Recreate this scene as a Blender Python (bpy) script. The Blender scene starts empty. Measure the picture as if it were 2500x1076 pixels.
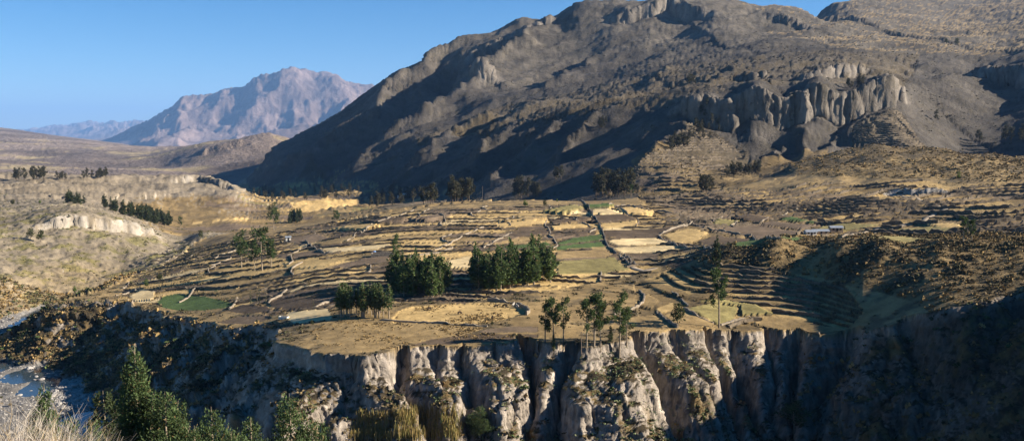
import bpy, bmesh, math, random
import numpy as np
from mathutils import Vector, Matrix

# ------------------------------------------------------------------ camera, sky, sun, exposure
W0, H0, F0 = 2500.0, 1076.0, 2165.0          # photograph size and focal length in its pixels
HORIZON = 330.0
CAM_Z = 60.0
PITCH = math.atan((H0/2 - HORIZON)/F0)
SUN_EL, SUN_BEHIND = math.radians(24.0), math.radians(2.0)

scene = bpy.context.scene
cam_d = bpy.data.cameras.new('camera')
cam = bpy.data.objects.new('camera', cam_d)
scene.collection.objects.link(cam)
cam.location = (0, 0, CAM_Z)
cam.rotation_euler = (math.pi/2 - PITCH, 0, 0)
cam_d.sensor_width = 36.0
cam_d.lens = 36.0*F0/W0
cam_d.clip_start = 0.5
cam_d.clip_end = 200000.0
scene.camera = cam

world = bpy.data.worlds.new('World')
scene.world = world
world.use_nodes = True
wn = world.node_tree.nodes
wl = world.node_tree.links
sky = wn.new('ShaderNodeTexSky')
sky.sky_type = 'NISHITA'
sky.sun_disc = False
sky.sun_elevation = SUN_EL
sky.sun_rotation = math.pi/2 + SUN_BEHIND
sky.altitude = 3400.0
sky.air_density = 1.0
sky.dust_density = 0.3
sky.ozone_density = 2.2
bg = wn['Background']
bg.inputs['Strength'].default_value = 0.050
hs = wn.new('ShaderNodeHueSaturation')
hs.inputs['Saturation'].default_value = 1.38
wl.new(sky.outputs['Color'], hs.inputs['Color'])
wl.new(hs.outputs['Color'], bg.inputs['Color'])

sun_d = bpy.data.lights.new('sun', 'SUN')
sun_d.energy = 5.0
sun_d.angle = math.radians(0.5)
sun_d.color = (1.0, 0.88, 0.72)
sun = bpy.data.objects.new('sun', sun_d)
scene.collection.objects.link(sun)
TO_SUN = Vector((math.cos(SUN_EL)*math.cos(SUN_BEHIND), -math.cos(SUN_EL)*math.sin(SUN_BEHIND), math.sin(SUN_EL)))
sun.rotation_euler = TO_SUN.to_track_quat('Z', 'Y').to_euler()
sun.location = (300, -60, 300)

vs = scene.view_settings
vs.view_transform = 'Standard'
vs.look = 'None'
vs.exposure = 1.45
vs.gamma = 1.0
vs.use_curve_mapping = False
scene.cycles.volume_bounces = 0
scene.cycles.max_bounces = 6

# ------------------------------------------------------------------ helpers
rng = np.random.default_rng(11)
random.seed(5)

def ray(u, v):
    """photo pixel -> (X/Y, Z/Y) of its direction"""
    u = np.asarray(u, float); v = np.asarray(v, float)
    a = (u - W0/2)/F0; b = -(v - H0/2)/F0
    cp, sp = math.cos(PITCH), math.sin(PITCH)
    Y = cp + b*sp
    return a/Y, (b*cp - sp)/Y

def to_px(x, y, z):
    cp, sp = math.cos(PITCH), math.sin(PITCH)
    dz = z - CAM_Z
    D = y*cp - dz*sp
    return W0/2 + F0*x/D, H0/2 - F0*(y*sp + dz*cp)/D

def pz(u, v, z):
    """pixel on a surface of height z -> x, y, z"""
    a, e = ray(u, v)
    d = (z - CAM_Z)/e
    return a*d, d, z

def pd(u, v, d):
    """pixel at depth d -> x, y, z"""
    a, e = ray(u, v)
    return a*d, d, CAM_Z + e*d

def _h2(ix, iy, s):
    n = (ix*374761393 + iy*668265263 + s*1442695041) & 0xffffffff
    n = ((n ^ (n >> 13))*1274126177) & 0xffffffff
    return (n ^ (n >> 16)) & 0xffffffff

def noise2(x, y, s=0):
    x = np.asarray(x, float); y = np.asarray(y, float)
    xi = np.floor(x).astype(np.int64); yi = np.floor(y).astype(np.int64)
    fx = x - xi; fy = y - yi
    ux = fx*fx*fx*(fx*(fx*6-15)+10); uy = fy*fy*fy*(fy*(fy*6-15)+10)
    def g(dx, dy):
        a = _h2(xi+dx, yi+dy, s)*(2*math.pi/4294967296.0)
        return np.cos(a)*(fx-dx) + np.sin(a)*(fy-dy)
    n0 = g(0, 0)*(1-ux) + g(1, 0)*ux
    n1 = g(0, 1)*(1-ux) + g(1, 1)*ux
    return (n0*(1-uy) + n1*uy)*1.5

def fbm(x, y, o=4, s=0, gain=0.5):
    t = 0; a = 1.0; f = 1.0
    for i in range(o):
        t = t + a*noise2(x*f + 17.3*i, y*f - 9.1*i, s+i); a *= gain; f *= 2.03
    return t

def ridged(x, y, o=4, s=0, gain=0.5):
    t = 0; a = 1.0; f = 1.0; n = 0
    for i in range(o):
        t = t + a*(1 - 2*np.abs(noise2(x*f + 31.7*i, y*f + 5.3*i, s+i))); n += a; a *= gain; f *= 2.07
    return t/n

def noise3(x, y, z, s=0):
    # value noise made of two turned 2D slices: cheap and good enough for relief
    return 0.6*noise2(x + 0.37*z, y + 0.61*z, s) + 0.6*noise2(x*0.7 - y*0.7, z*1.1 + 0.3*x, s+7)

def sstep(a, b, x):
    t = np.clip((x-a)/(b-a), 0, 1)
    return t*t*(3-2*t)

def hash01(i, j=0, s=0):
    return _h2(np.asarray(i).astype(np.int64), np.asarray(j).astype(np.int64), s)/4294967296.0

class Poly:
    """polyline in plan: signed distance (positive to its left) and arc length of the nearest point"""
    def __init__(self, pts):
        self.p = np.array([(q[0], q[1]) for q in pts], float)
        d = np.diff(self.p, axis=0)
        self.len = np.hypot(d[:, 0], d[:, 1])
        self.cum = np.concatenate([[0], np.cumsum(self.len)])
    def dist(self, x, y):
        best = np.full(x.shape, 1e18); sg = np.zeros(x.shape); tt = np.zeros(x.shape); ws = np.zeros(x.shape)
        for i in range(len(self.len)):
            ax, ay = self.p[i]; bx, by = self.p[i+1]
            dx, dy = bx-ax, by-ay; L2 = dx*dx+dy*dy
            t = np.clip(((x-ax)*dx + (y-ay)*dy)/L2, 0, 1)
            qx = x - ax - t*dx; qy = y - ay - t*dy
            dd = qx*qx + qy*qy
            m = dd < best
            best = np.where(m, dd, best)
            sg = np.where(m, dx*(y-ay) - dy*(x-ax), sg)
            w = 1.0/(dd + 3.0)**3                 # soft nearest point: arc length stays continuous in the corners
            ws += w; tt += w*(self.cum[i] + t*self.len[i])
        return np.sqrt(best)*np.sign(sg), tt/ws

def inside(poly, x, y):
    r = np.zeros(x.shape, bool)
    n = len(poly)
    for i in range(n):
        x0, y0 = poly[i][0], poly[i][1]; x1, y1 = poly[(i+1) % n][0], poly[(i+1) % n][1]
        if y0 == y1: continue
        c = ((y0 > y) != (y1 > y)) & (x < (x1-x0)*(y-y0)/(y1-y0) + x0)
        r ^= c
    return r

# ------------------------------------------------------------------ the lie of the land
# control points: photo pixel + height above the terrace rim (z) or distance (d)
Z, D = 'z', 'd'
FARX = 1.8        # the blue ranges stand this much farther off than first listed
COMMON = [  # (u, v, kind, value)
 # mountain foot
 (560,455,D,2700),(600,450,D,2400),(700,458,D,2000),(800,464,D,1750),(900,470,D,1550),(1000,478,D,1380),(1100,482,D,1250),
 (1250,484,D,1100),(1350,476,D,1030),(1450,470,D,960),(1550,462,D,900),(1650,455,D,860),
 # skyline of the mountain
 (595,440,D,2400),(620,417,D,2430),(640,393,D,2450),(668,352,D,2480),(690,338,D,2500),(750,305,D,2550),(830,262,D,2600),(905,203,D,2650),(960,163,D,2700),(1000,145,D,2750),
 (1060,130,D,2750),(1110,97,D,2800),(1160,82,D,2850),(1270,46,D,2950),(1370,34,D,2950),(1400,13,D,2900),(1500,6,D,2900),
 (1620,-3,D,2900),(1700,-1,D,2900),(1800,3,D,2900),(1900,12,D,2900),(1960,26,D,2900),(2010,60,D,2950),
 (2010,30,D,3600),(2100,12,D,4200),(2170,0,D,4200),(2250,2,D,4200),(2330,8,D,4200),(2400,8,D,4200),(2450,-2,D,4200),(2500,-2,D,4200),(2700,-25,D,4200),(3100,-60,D,4200),
 # behind the skyline
 (690,400,D,2900),(830,340,D,3050),(960,280,D,3250),(1110,240,D,3450),(1270,230,D,3650),(1400,220,D,3700),(1620,260,D,3700),(1800,200,D,3700),(1950,120,D,3500),(960,380,D,4200),(1270,380,D,4500),(1620,360,D,5000),(800,380,D,3800),
 (2100,70,D,5500),(2450,60,D,5500),
 # first spur (its crest, then the gully right of it)
 (1130,97,D,2740),(1000,185,D,2600),(920,250,D,2480),(880,290,D,2420),(800,345,D,2330),(700,402,D,2250),(640,448,D,2230),
 (1120,185,D,2560),(1000,262,D,2370),(930,310,D,2260),(850,362,D,2170),(790,425,D,2060),
 # second spur
 (1370,48,D,2840),(1300,97,D,2620),(1200,150,D,2420),(1150,175,D,2310),(1120,240,D,2150),(1030,290,D,2000),(960,342,D,1900),(870,402,D,1800),(810,455,D,1720),
 # broad face and shoulder
 (1450,90,D,2500),(1400,140,D,2250),(1330,180,D,2050),(1250,225,D,1900),(1180,265,D,1800),(1550,110,D,2250),(1500,170,D,1900),(1420,210,D,1750),
 (1650,60,D,2550),(1700,110,D,2150),(1700,160,D,1650),(1600,190,D,1600),(1850,60,D,2500),(1850,110,D,1950),(1800,170,D,1480),(2000,100,D,2100),(1950,170,D,1420),
 # edge of the bench and the steep face below it
 (830,408,D,1950),(930,374,D,1850),(1080,330,D,1700),(1200,300,D,1600),(1350,272,D,1470),(1500,245,D,1360),(1690,217,D,1270),(1850,200,D,1240),(2000,190,D,1255),(2180,182,D,1300),
 (1080,420,D,1430),(1200,410,D,1300),(1350,395,D,1190),(1500,370,D,1120),(1600,330,D,1130),
 (1690,300,D,1165),(1690,370,D,1040),(1620,410,D,960),(1810,285,D,1180),(1900,280,D,1190),(2040,285,D,1195),(1850,385,D,1020),(1950,350,D,1060),(1760,420,D,900),
 (2150,225,D,1225),(2100,260,D,1190),(2180,290,D,1130),(2255,310,D,1120),(2080,320,D,1090),
 # side valley on the right, its far bank and the meadow
 (2230,230,D,1350),(2300,260,D,1400),(2350,330,D,1280),(2450,325,D,1300),(2500,345,D,1150),(2330,190,D,1600),(2360,168,D,1750),(2500,158,D,1650),(2450,250,D,1500),(2450,115,D,2200),(2300,110,D,2100),(2200,120,D,2000),
 (2350,60,D,3200),(2200,60,D,3000),(2100,50,D,2900),(2700,120,D,1600),(3000,60,D,1700),(2150,160,D,1500),
 # grass hill in front of it
 (1880,400,D,870),(1960,362,D,920),(2050,333,D,960),(2150,317,D,985),(2300,330,D,960),(2430,350,D,900),(2500,362,D,870),(2700,370,D,800),
 (2150,340,D,1060),(2300,355,D,1050),(2480,372,D,1000),(1750,452,D,800),(1900,455,D,750),(2100,440,D,730),(2300,436,D,715),(2500,436,D,690),(2750,430,D,650),
 # left: hills down the valley
 (0,312,D,6000),(60,325,D,6100),(200,345,D,6300),(320,352,D,6200),(430,378,D,5600),(0,400,D,3800),(100,420,D,3300),(200,425,D,3000),(300,425,D,3000),(400,425,D,3200),(-300,280,D,6000),(-300,400,D,3500),
 (0,360,D,7500),(200,375,D,7800),(430,395,D,7500),
 (400,420,D,3900),(460,380,D,4200),(520,362,D,4300),(590,355,D,4300),(660,342,D,4300),(520,380,D,5200),(660,375,D,5300),(480,425,D,3400),(560,425,D,3200),
 # big blue mountain and its foot
 (280,335,D,11500),(340,300,D,12000),(400,265,D,12400),(440,248,D,12600),(500,232,D,12800),(550,230,D,12800),(620,207,D,13000),(680,190,D,13000),(716,181,D,13000),(760,193,D,13000),(830,197,D,13000),(880,203,D,13500),(1000,215,D,13500),(1200,230,D,13500),
 (430,372,D,9000),(550,350,D,9500),(650,330,D,9800),(750,300,D,10500),(300,350,D,10000),(620,260,D,11600),(500,290,D,11200),(720,240,D,12000),(800,260,D,11600),
 (560,330,D,10400),(660,290,D,10800),(450,320,D,10400),
 (400,330,D,15500),(716,250,D,16500),(900,260,D,17000),
 (0,345,D,16000),(150,345,D,16000),
 # last range
 (-200,325,D,30000),(90,322,D,30000),(160,312,D,30000),(230,306,D,30000),(260,302,D,30000),(290,306,D,30000),(330,302,D,30000),(380,310,D,30000),(0,322,D,30000),(150,345,D,22000),
 (-100,345,D,45000),(300,345,D,45000),(800,345,D,45000),(1500,345,D,45000),(2500,340,D,45000),
 # valley floor
 (500,552,Z,-44),(600,545,Z,-46),(640,515,Z,-52),(640,500,Z,-52),(600,470,Z,-52),(560,530,Z,-46),(700,540,Z,-46),(750,530,Z,-47),(700,500,Z,-48),(850,495,Z,-44),(620,455,Z,-55),
  (590,495,D,1380),(600,525,D,1260),
]
UPLAND = [
 # near rim and the terraces behind it
 (2700,655,Z,20),(2500,715,Z,10.5),(2400,735,Z,8.5),(2320,752,Z,6),(2200,800,Z,-1),(2080,818,Z,-7),(1900,806,Z,-8),(1750,802,Z,-6.5),(1560,818,Z,-5),(1440,845,Z,-6),
 (1310,830,Z,-5),(1200,838,Z,-5),(1000,851,Z,-5),(870,866,Z,-5),(760,858,Z,-6),(690,830,Z,-7),(700,797,Z,-8),(640,799,Z,-11),(560,797,Z,-14),(500,787,Z,-16),(440,770,Z,-18),
 (385,752,Z,-20),(250,742,Z,-22),(130,747,Z,-24),(2700,610,Z,26),
 (450,735,Z,-19),(300,735,Z,-22),(600,745,Z,-13),(700,750,Z,-9),(850,800,Z,-5),(960,770,Z,-4.5),(1300,770,Z,-4),(1100,790,Z,-4.5),
 (600,700,Z,-13),(450,690,Z,-18.5),(330,690,Z,-22),(600,650,Z,-12),(450,650,Z,-17),(450,610,Z,-18),(600,600,Z,-12),
 (800,700,Z,-5.5),(800,650,Z,-5),(800,600,Z,-4),(800,560,Z,-4),(700,570,Z,-9),(640,590,Z,-10),
 (1100,700,Z,-3),(1250,712,Z,-3),(1100,640,Z,-1),(1100,600,Z,1),(1100,550,Z,4),(1000,520,Z,5),(900,530,Z,1),(1100,502,Z,7),(1250,490,Z,8),(1400,487,Z,8),(1550,489,Z,9),
 (1400,650,Z,-1.5),(1400,600,Z,1),(1400,540,Z,5),(1500,660,Z,-2),(1600,640,Z,-1),(1600,560,Z,3),(1700,600,Z,2),(1700,540,Z,6),(1700,500,Z,9),
 # right-hand terraces and near hill
 (1560,760,Z,-4.5),(1600,720,Z,-3.5),(1700,690,Z,-0.5),(1700,745,Z,-3.5),(1800,740,Z,-4),(1900,740,Z,-3.5),(2000,770,Z,-5),(1650,660,Z,0),(1900,700,Z,0),(1900,660,Z,4.5),(2000,730,Z,-1.5),(2000,690,Z,2.5),(1800,665,Z,3),(2100,720,Z,2.5),
 (1650,632,Z,1.5),(1720,618,Z,6),(1780,604,Z,10),(1900,598,Z,13),(2050,606,Z,14),(2150,610,Z,15.5),(2300,594,Z,18),(2400,597,Z,18),(2500,603,Z,18.5),(2270,640,Z,13.5),(2330,640,Z,14.2),(2150,660,Z,9.5),(2050,645,Z,9),(2400,660,Z,13),(2500,650,Z,14.8),
 (1900,582,Z,4),(2050,582,Z,5.5),(2200,578,Z,8),(2300,572,Z,9.5),(2500,570,Z,12),(1800,590,Z,2.5),
 (1900,545,Z,6),(2100,550,Z,8),(2300,540,Z,11),(2500,530,Z,14),(1900,500,Z,11),(2100,500,Z,14),(2300,490,Z,16.5),(2500,490,Z,18),(2700,560,Z,18),(2700,490,Z,22),
 (1750,475,Z,12),(1600,478,Z,10),
 (3200,650,Z,16),(3200,560,Z,18),(3200,480,D,560),(3700,640,Z,14),(3700,500,D,430),
 # beyond the crest of the plateau
 (1000,498,Z,-12),(1150,487,Z,-4),(1300,482,Z,0),(900,505,Z,-25),(800,530,Z,-34),(700,548,Z,-36),(940,490,Z,-26),(1000,486,Z,-25),
 (500,555,Z,-30),(600,545,Z,-38),(640,560,Z,-22),
]
LOWLAND = [
 # river bed
 (240,1076,Z,-44),(200,1020,Z,-44),(120,950,Z,-44),(40,890,Z,-44),(0,860,Z,-44),(20,810,Z,-44),(60,780,Z,-44),(100,762,Z,-44),(-60,840,Z,-43),
 # left bank
 (0,770,Z,-42),(40,740,Z,-40),(0,720,Z,-37),(100,715,Z,-39.5),(170,705,Z,-40.5),(230,690,Z,-41.5),(100,680,D,585),(0,670,D,570),(200,650,D,640),(60,640,D,620),(300,640,D,690),(380,605,D,760),
 (0,610,D,650),(100,600,D,680),(200,590,D,710),(300,600,D,720),(380,585,D,790),
 (60,560,D,720),(140,545,D,740),(200,535,D,760),(280,545,D,780),(340,560,D,800),(380,575,D,830),
 (0,500,D,900),(100,497,D,880),(200,503,D,850),(280,525,D,850),(350,545,D,880),(420,560,D,950),(-200,480,D,850),(-200,620,D,560),(-200,750,Z,-39),
 (0,490,D,1000),(150,485,D,1000),(240,500,D,1000),(330,520,D,1050),(430,545,D,1100),
 # second hill
 (0,470,D,1300),(100,435,D,1500),(200,440,D,1520),(300,432,D,1600),(400,433,D,1620),(500,434,D,1600),(550,460,D,1500),(470,570,Z,-40),(430,590,Z,-42),(450,530,D,1180),(500,500,D,1350),(400,490,D,1350),(250,480,D,1300),(0,435,D,1550),(-200,420,D,1500),
 (100,445,D,1900),(300,445,D,2000),(500,447,D,2000),(0,445,D,1900),
]
# canyon floor and hidden river reach (plan coordinates)
LOWXYZ = [(-60,232,-44),(40,215,-44),(120,205,-42),(-149,305,-44),(-225,560,-44.5),(-255,640,-45),(-290,760,-45),(-330,900,-46),(-360,1050,-48),(200,215,-35),(300,260,-10),(-120,270,-44),(60,120,-48),(-100,150,-48),(0,60,-45),(-200,240,-41),
          (-260,330,-41),(-330,420,-40),(-420,500,-37),(-110,60,-30),(120,80,-30)]

LD0, LD1, NU, NL = math.log(20.0), math.log(110000.0), 560, 880
U0, U1 = -1.3, 2.0
SU, SL = 3.0, 1.0          # scaling of the two coordinates for the interpolation

def ctrl(lst, xyz=()):
    P = []
    for u, v, k, w in lst:
        P.append(pz(u, v, w) if k == Z else pd(u, v, w*(FARX if w >= 5200 else 1.0)))
    P += list(xyz)
    return np.array(P, float)

def rbf_grid(P):
    a = np.c_[P[:, 0]/P[:, 1]*SU, np.log(P[:, 1])*SL]
    q = P[:, 2]/(P[:, 1] + 300.0)
    r = np.sqrt(((a[:, None, :]-a[None, :, :])**2).sum(-1) + 0.03**2)
    n = len(a)
    A = np.zeros((n+3, n+3)); A[:n, :n] = r - 1e-3*np.eye(n)
    A[:n, n] = 1; A[:n, n+1:] = a; A[n, :n] = 1; A[n+1:, :n] = a.T
    w = np.linalg.solve(A, np.r_[q, 0, 0, 0])
    gu = np.linspace(U0, U1, NU)*SU; gl = np.linspace(LD0, LD1, NL)*SL
    G = np.empty((NU, NL))
    for i in range(NU):
        rr = np.sqrt((gu[i]-a[:, 0])[None, :]**2 + (gl[:, None]-a[None, :, 1])**2 + 0.03**2)
        G[i] = rr@w[:n] + w[n] + w[n+1]*gu[i] + w[n+2]*gl
    return G

def grid_eval(G, x, y):
    y = np.maximum(y, 21.0)
    fu = np.clip((x/y-U0)/(U1-U0)*(NU-1), 0, NU-1.001); fl = np.clip((np.log(y)-LD0)/(LD1-LD0)*(NL-1), 0, NL-1.001)
    i = fu.astype(int); j = fl.astype(int); a = fu-i; b = fl-j
    q = (G[i, j]*(1-a)+G[i+1, j]*a)*(1-b) + (G[i, j+1]*(1-a)+G[i+1, j+1]*a)*b
    return q*(y+300.0)

GU = rbf_grid(ctrl(COMMON + UPLAND))
GL = rbf_grid(ctrl(COMMON + LOWLAND, LOWXYZ))

RIM = [(420,200,0),(300,235,0)] + [pz(u, v, z) for u, v, z in [(2700,655,20),(2500,715,10.5),(2400,735,8.5),(2320,752,6),(2200,800,-1),(2080,818,-7),(1900,806,-8),(1750,802,-6.5),(1560,818,-5),(1510,835,-5.5),(1440,848,-6),
      (1380,838,-5.5),(1310,830,-5),(1200,838,-5),(1000,851,-5),(870,866,-5),(760,858,-6),(690,832,-7),(700,797,-8),(640,799,-11),(590,792,-12.5),(560,800,-14),(500,787,-16),(440,770,-18),
      (385,756,-20),(310,748,-21.5),(250,744,-22),(130,747,-24),(170,730,-24),(250,700,-22),(330,645,-19.5),(390,602,-18.5),(440,577,-21),(500,562,-30),(560,552,-36)]] + [(-330,1150,0),(-420,1600,0),(-600,2600,0),(-900,4000,0)]
RIM_P = Poly(RIM)
PLATEAU = [(p[0], p[1]) for p in RIM] + [(-900, 200000), (300000, 200000), (300000, 150)]
RIM_T = {k: RIM_P.cum[i] for k, i in (('right', 5), ('mid', 12), ('west', 19), ('river', 27), ('north', 31))}

def rim_t(u, v, z):
    p = pz(u, v, z)
    return float(RIM_P.dist(np.array([p[0]]), np.array([p[1]]))[1][0])
NOTCH = [(rim_t(u, v, z), w, a) for u, v, z, w, a in [(985,851,-5,2.6,9),(1140,842,-5,2.4,7),(1285,832,-5,3.4,12),(1395,842,-6,4.0,13),(1548,820,-5,4.5,14),(1725,803,-6,3,7),(1790,803,-7,3,7),(1870,805,-8,4,8),(1960,810,-8,5,9),(2090,817,-7,6,8),(2250,785,2,7,5),(860,866,-5,3,4),(1080,846,-5,1.8,4),(1220,837,-5,1.6,3),(1640,812,-5,2.5,5),(620,800,-11,4,6),(540,797,-14,4,7),(470,778,-17,5,7),(410,762,-19,5,6),(340,750,-21,6,7),(280,746,-22,5,5)]]

# steps in the rock: (pixels with distance, height, falloff, sharpness)
SCARPS = []
def scarp(pts, h, fall, sharp, rough):
    P = [pd(u, v, d) for u, v, d in pts]
    SCARPS.append((Poly(P), h, fall, sharp, rough))
# listed right to left so that the high side lies on the right hand
scarp([(2215,188,1330),(2170,200,1265),(2060,205,1240),(1960,205,1225),(1850,212,1220),(1780,222,1225),(1690,232,1235),(1620,240,1275)], 42, 60, 4.0, 7)
scarp([(1760,45,2620),(1700,40,2650),(1640,18,2760),(1600,22,2740),(1540,30,2700),(1480,35,2680)], 40, 110, 7, 18)
scarp([(1370,55,2800),(1290,72,2700),(1220,85,2680),(1160,100,2660),(1120,118,2600)], 34, 90, 7, 16)
scarp([(2130,150,1480),(2050,150,1430),(1990,152,1400),(1960,152,1390),(1925,148,1400)], 20, 40, 4, 12)
scarp([(1880,140,1500),(1850,142,1490),(1800,145,1500)], 18, 45, 4, 12)
scarp([(2600,170,1560),(2500,172,1580),(2420,172,1640),(2360,182,1680)], 30, 60, 4, 9)
scarp([(1215,185,2240),(1180,195,2230),(1155,205,2260)], 36, 60, 6, 12)
scarp([(2230,8,4050),(2170,10,4050),(2100,20,4050)], 40, 120, 8, 20)
scarp([(2000,75,2500),(1900,50,2600),(1860,48,2620)], 22, 80, 7, 12)
scarp([(380,578,815),(340,562,790),(300,552,770),(240,545,755),(180,542,745),(120,550,730),(60,562,715)], 9, 22, 2.0, 7)
scarp([(580,478,1440),(540,455,1500),(480,452,1520),(410,465,1480)], 9, 30, 3, 10)
scarp([(600,380,4100),(540,385,4050),(480,390,4000)], 30, 90, 12, 30)
scarp([(2330,465,662),(2270,457,668),(2200,452,672),(2160,450,680)], 5.5, 14, 2, 5)

# spurs of the mountain: crest (top to bottom), height, width of the shaded left side, of the sunny right side
SPURS = []
def spur(pts, h, wl_, wr_):
    f = FARX if pts[0][2] > 8500 else 1.0
    SPURS.append((Poly([pd(u, v, d*f) for u, v, d in pts]), h*f, wl_*f, wr_*f))
spur([(1140,92,2760),(1060,140,2700),(1000,188,2600),(920,255,2480),(870,300,2400),(800,350,2330),(700,410,2250),(640,455,2230)], 105, 80, 110)
spur([(1390,40,2860),(1340,75,2740),(1290,105,2600),(1200,160,2420),(1150,185,2310),(1120,245,2150),(1030,298,2000),(960,350,1900),(870,410,1800),(810,460,1720)], 120, 80, 150)
spur([(1510,85,2480),(1450,118,2350),(1380,160,2180),(1320,192,2020)], 45, 40, 90)
spur([(1230,262,1790),(1130,290,1740),(1060,330,1660),(1000,375,1560)], 42, 38, 50)
spur([(1290,290,1560),(1200,340,1490),(1120,385,1410),(1060,420,1350)], 40, 34, 45)
spur([(1370,275,1470),(1300,320,1390),(1230,365,1310),(1170,400,1260)], 38, 32, 40)
spur([(1470,258,1390),(1400,300,1310),(1330,345,1230)], 38, 32, 40)
spur([(1690,230,1250),(1660,290,1180),(1600,345,1100),(1540,400,1020),(1480,440,980)], 40, 38, 70)
spur([(2075,235,1215),(2045,290,1160),(2000,335,1100)], 26, 22, 45)
spur([(1905,260,1195),(1900,310,1140),(1870,370,1060)], 22, 16, 22)
spur([(1960,265,1195),(1970,310,1140),(1960,350,1080)], 22, 16, 22)
spur([(1720,180,1560),(1660,205,1480),(1620,215,1420)], 12, 22, 30)
spur([(1760,150,1620),(1700,185,1500),(1660,208,1420)], 12, 22, 30)
spur([(1640,130,1950),(1600,165,1750),(1590,195,1600)], 16, 26, 40)
spur([(1800,130,1650),(1760,160,1520),(1720,190,1420)], 16, 22, 50)
spur([(1250,140,2350),(1180,180,2250),(1130,205,2180)], 30, 40, 70)
spur([(1350,205,1900),(1290,235,1800),(1220,260,1740)], 20, 30, 50)
spur([(2090,55,2700),(2040,80,2500),(1980,95,2350)], 30, 60, 120)
spur([(2400,170,1650),(2330,200,1560),(2290,240,1480)], 40, 60, 120)
spur([(620,395,10200),(560,340,10800),(600,280,11500),(640,235,12300),(690,200,12800)], 300, 420, 800)
spur([(470,365,9800),(440,310,10800),(440,262,12300)], 230, 330, 600)
spur([(800,330,10500),(770,270,11500),(740,215,12600)], 230, 330, 600)
spur([(880,300,10500),(850,250,11500),(840,215,12600)], 180, 300, 500)
spur([(380,350,9800),(360,310,11000),(370,290,12000)], 180, 300, 500)

def low_profile(s, t):
    c = np.interp(s, [0, 0.8, 2.5, 9, 12, 14, 30, 60, 120], [0, 3.5, 6.0, 11, 14, 18.5, 33, 58, 100])       # bare cliff
    r = np.interp(s, [0, 1.0, 3.0, 10, 25, 60, 120], [0, 1.6, 5.0, 15, 33, 68, 120])                        # smooth steep face
    w = np.interp(s, [0, 1.0, 4.0, 12, 30, 60, 120], [0, 2.0, 5.5, 11.0, 19.5, 33, 60])                       # brushy slope to the river
    n = np.interp(s, [0, 2, 12, 40, 120], [0, 1.5, 8, 22, 60])
    T = RIM_T
    a = sstep(T['right']-10, T['right']+60, t)
    m = r*(1-a) + c*a
    b = sstep(T['west']-12, T['west']+25, t)
    m = m*(1-b) + w*b
    e = sstep(T['river']-20, T['river']+60, t)
    return m*(1-e) + n*e

POOLS = [(pz(u, v, -44), r) for u, v, r in [(60,915,9),(25,885,9),(95,950,7),(110,935,6),(190,1022,6),(225,1035,6),(240,1062,8),(15,838,9),(45,812,9),(80,785,9),(105,765,10),(-30,870,10),(130,752,12)]]
def cam_slope(x, y):
    """the hillside the photographer stands on, wrapping round the right end of the gorge"""
    z = 58.3 - 0.30*y - 0.24*np.maximum(y-18, 0) - 0.05*np.maximum(y-60, 0)
    z = z - 0.0012*np.minimum(x, 0)**2*0.2
    r = np.maximum(x-35, 0)
    hill = -75 + 140*(1-np.exp(-(np.maximum(x-70, 0)/95.0)**1.6))*(1-sstep(262, 330, y))
    return np.maximum(z + 0.16*r, hill)

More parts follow.
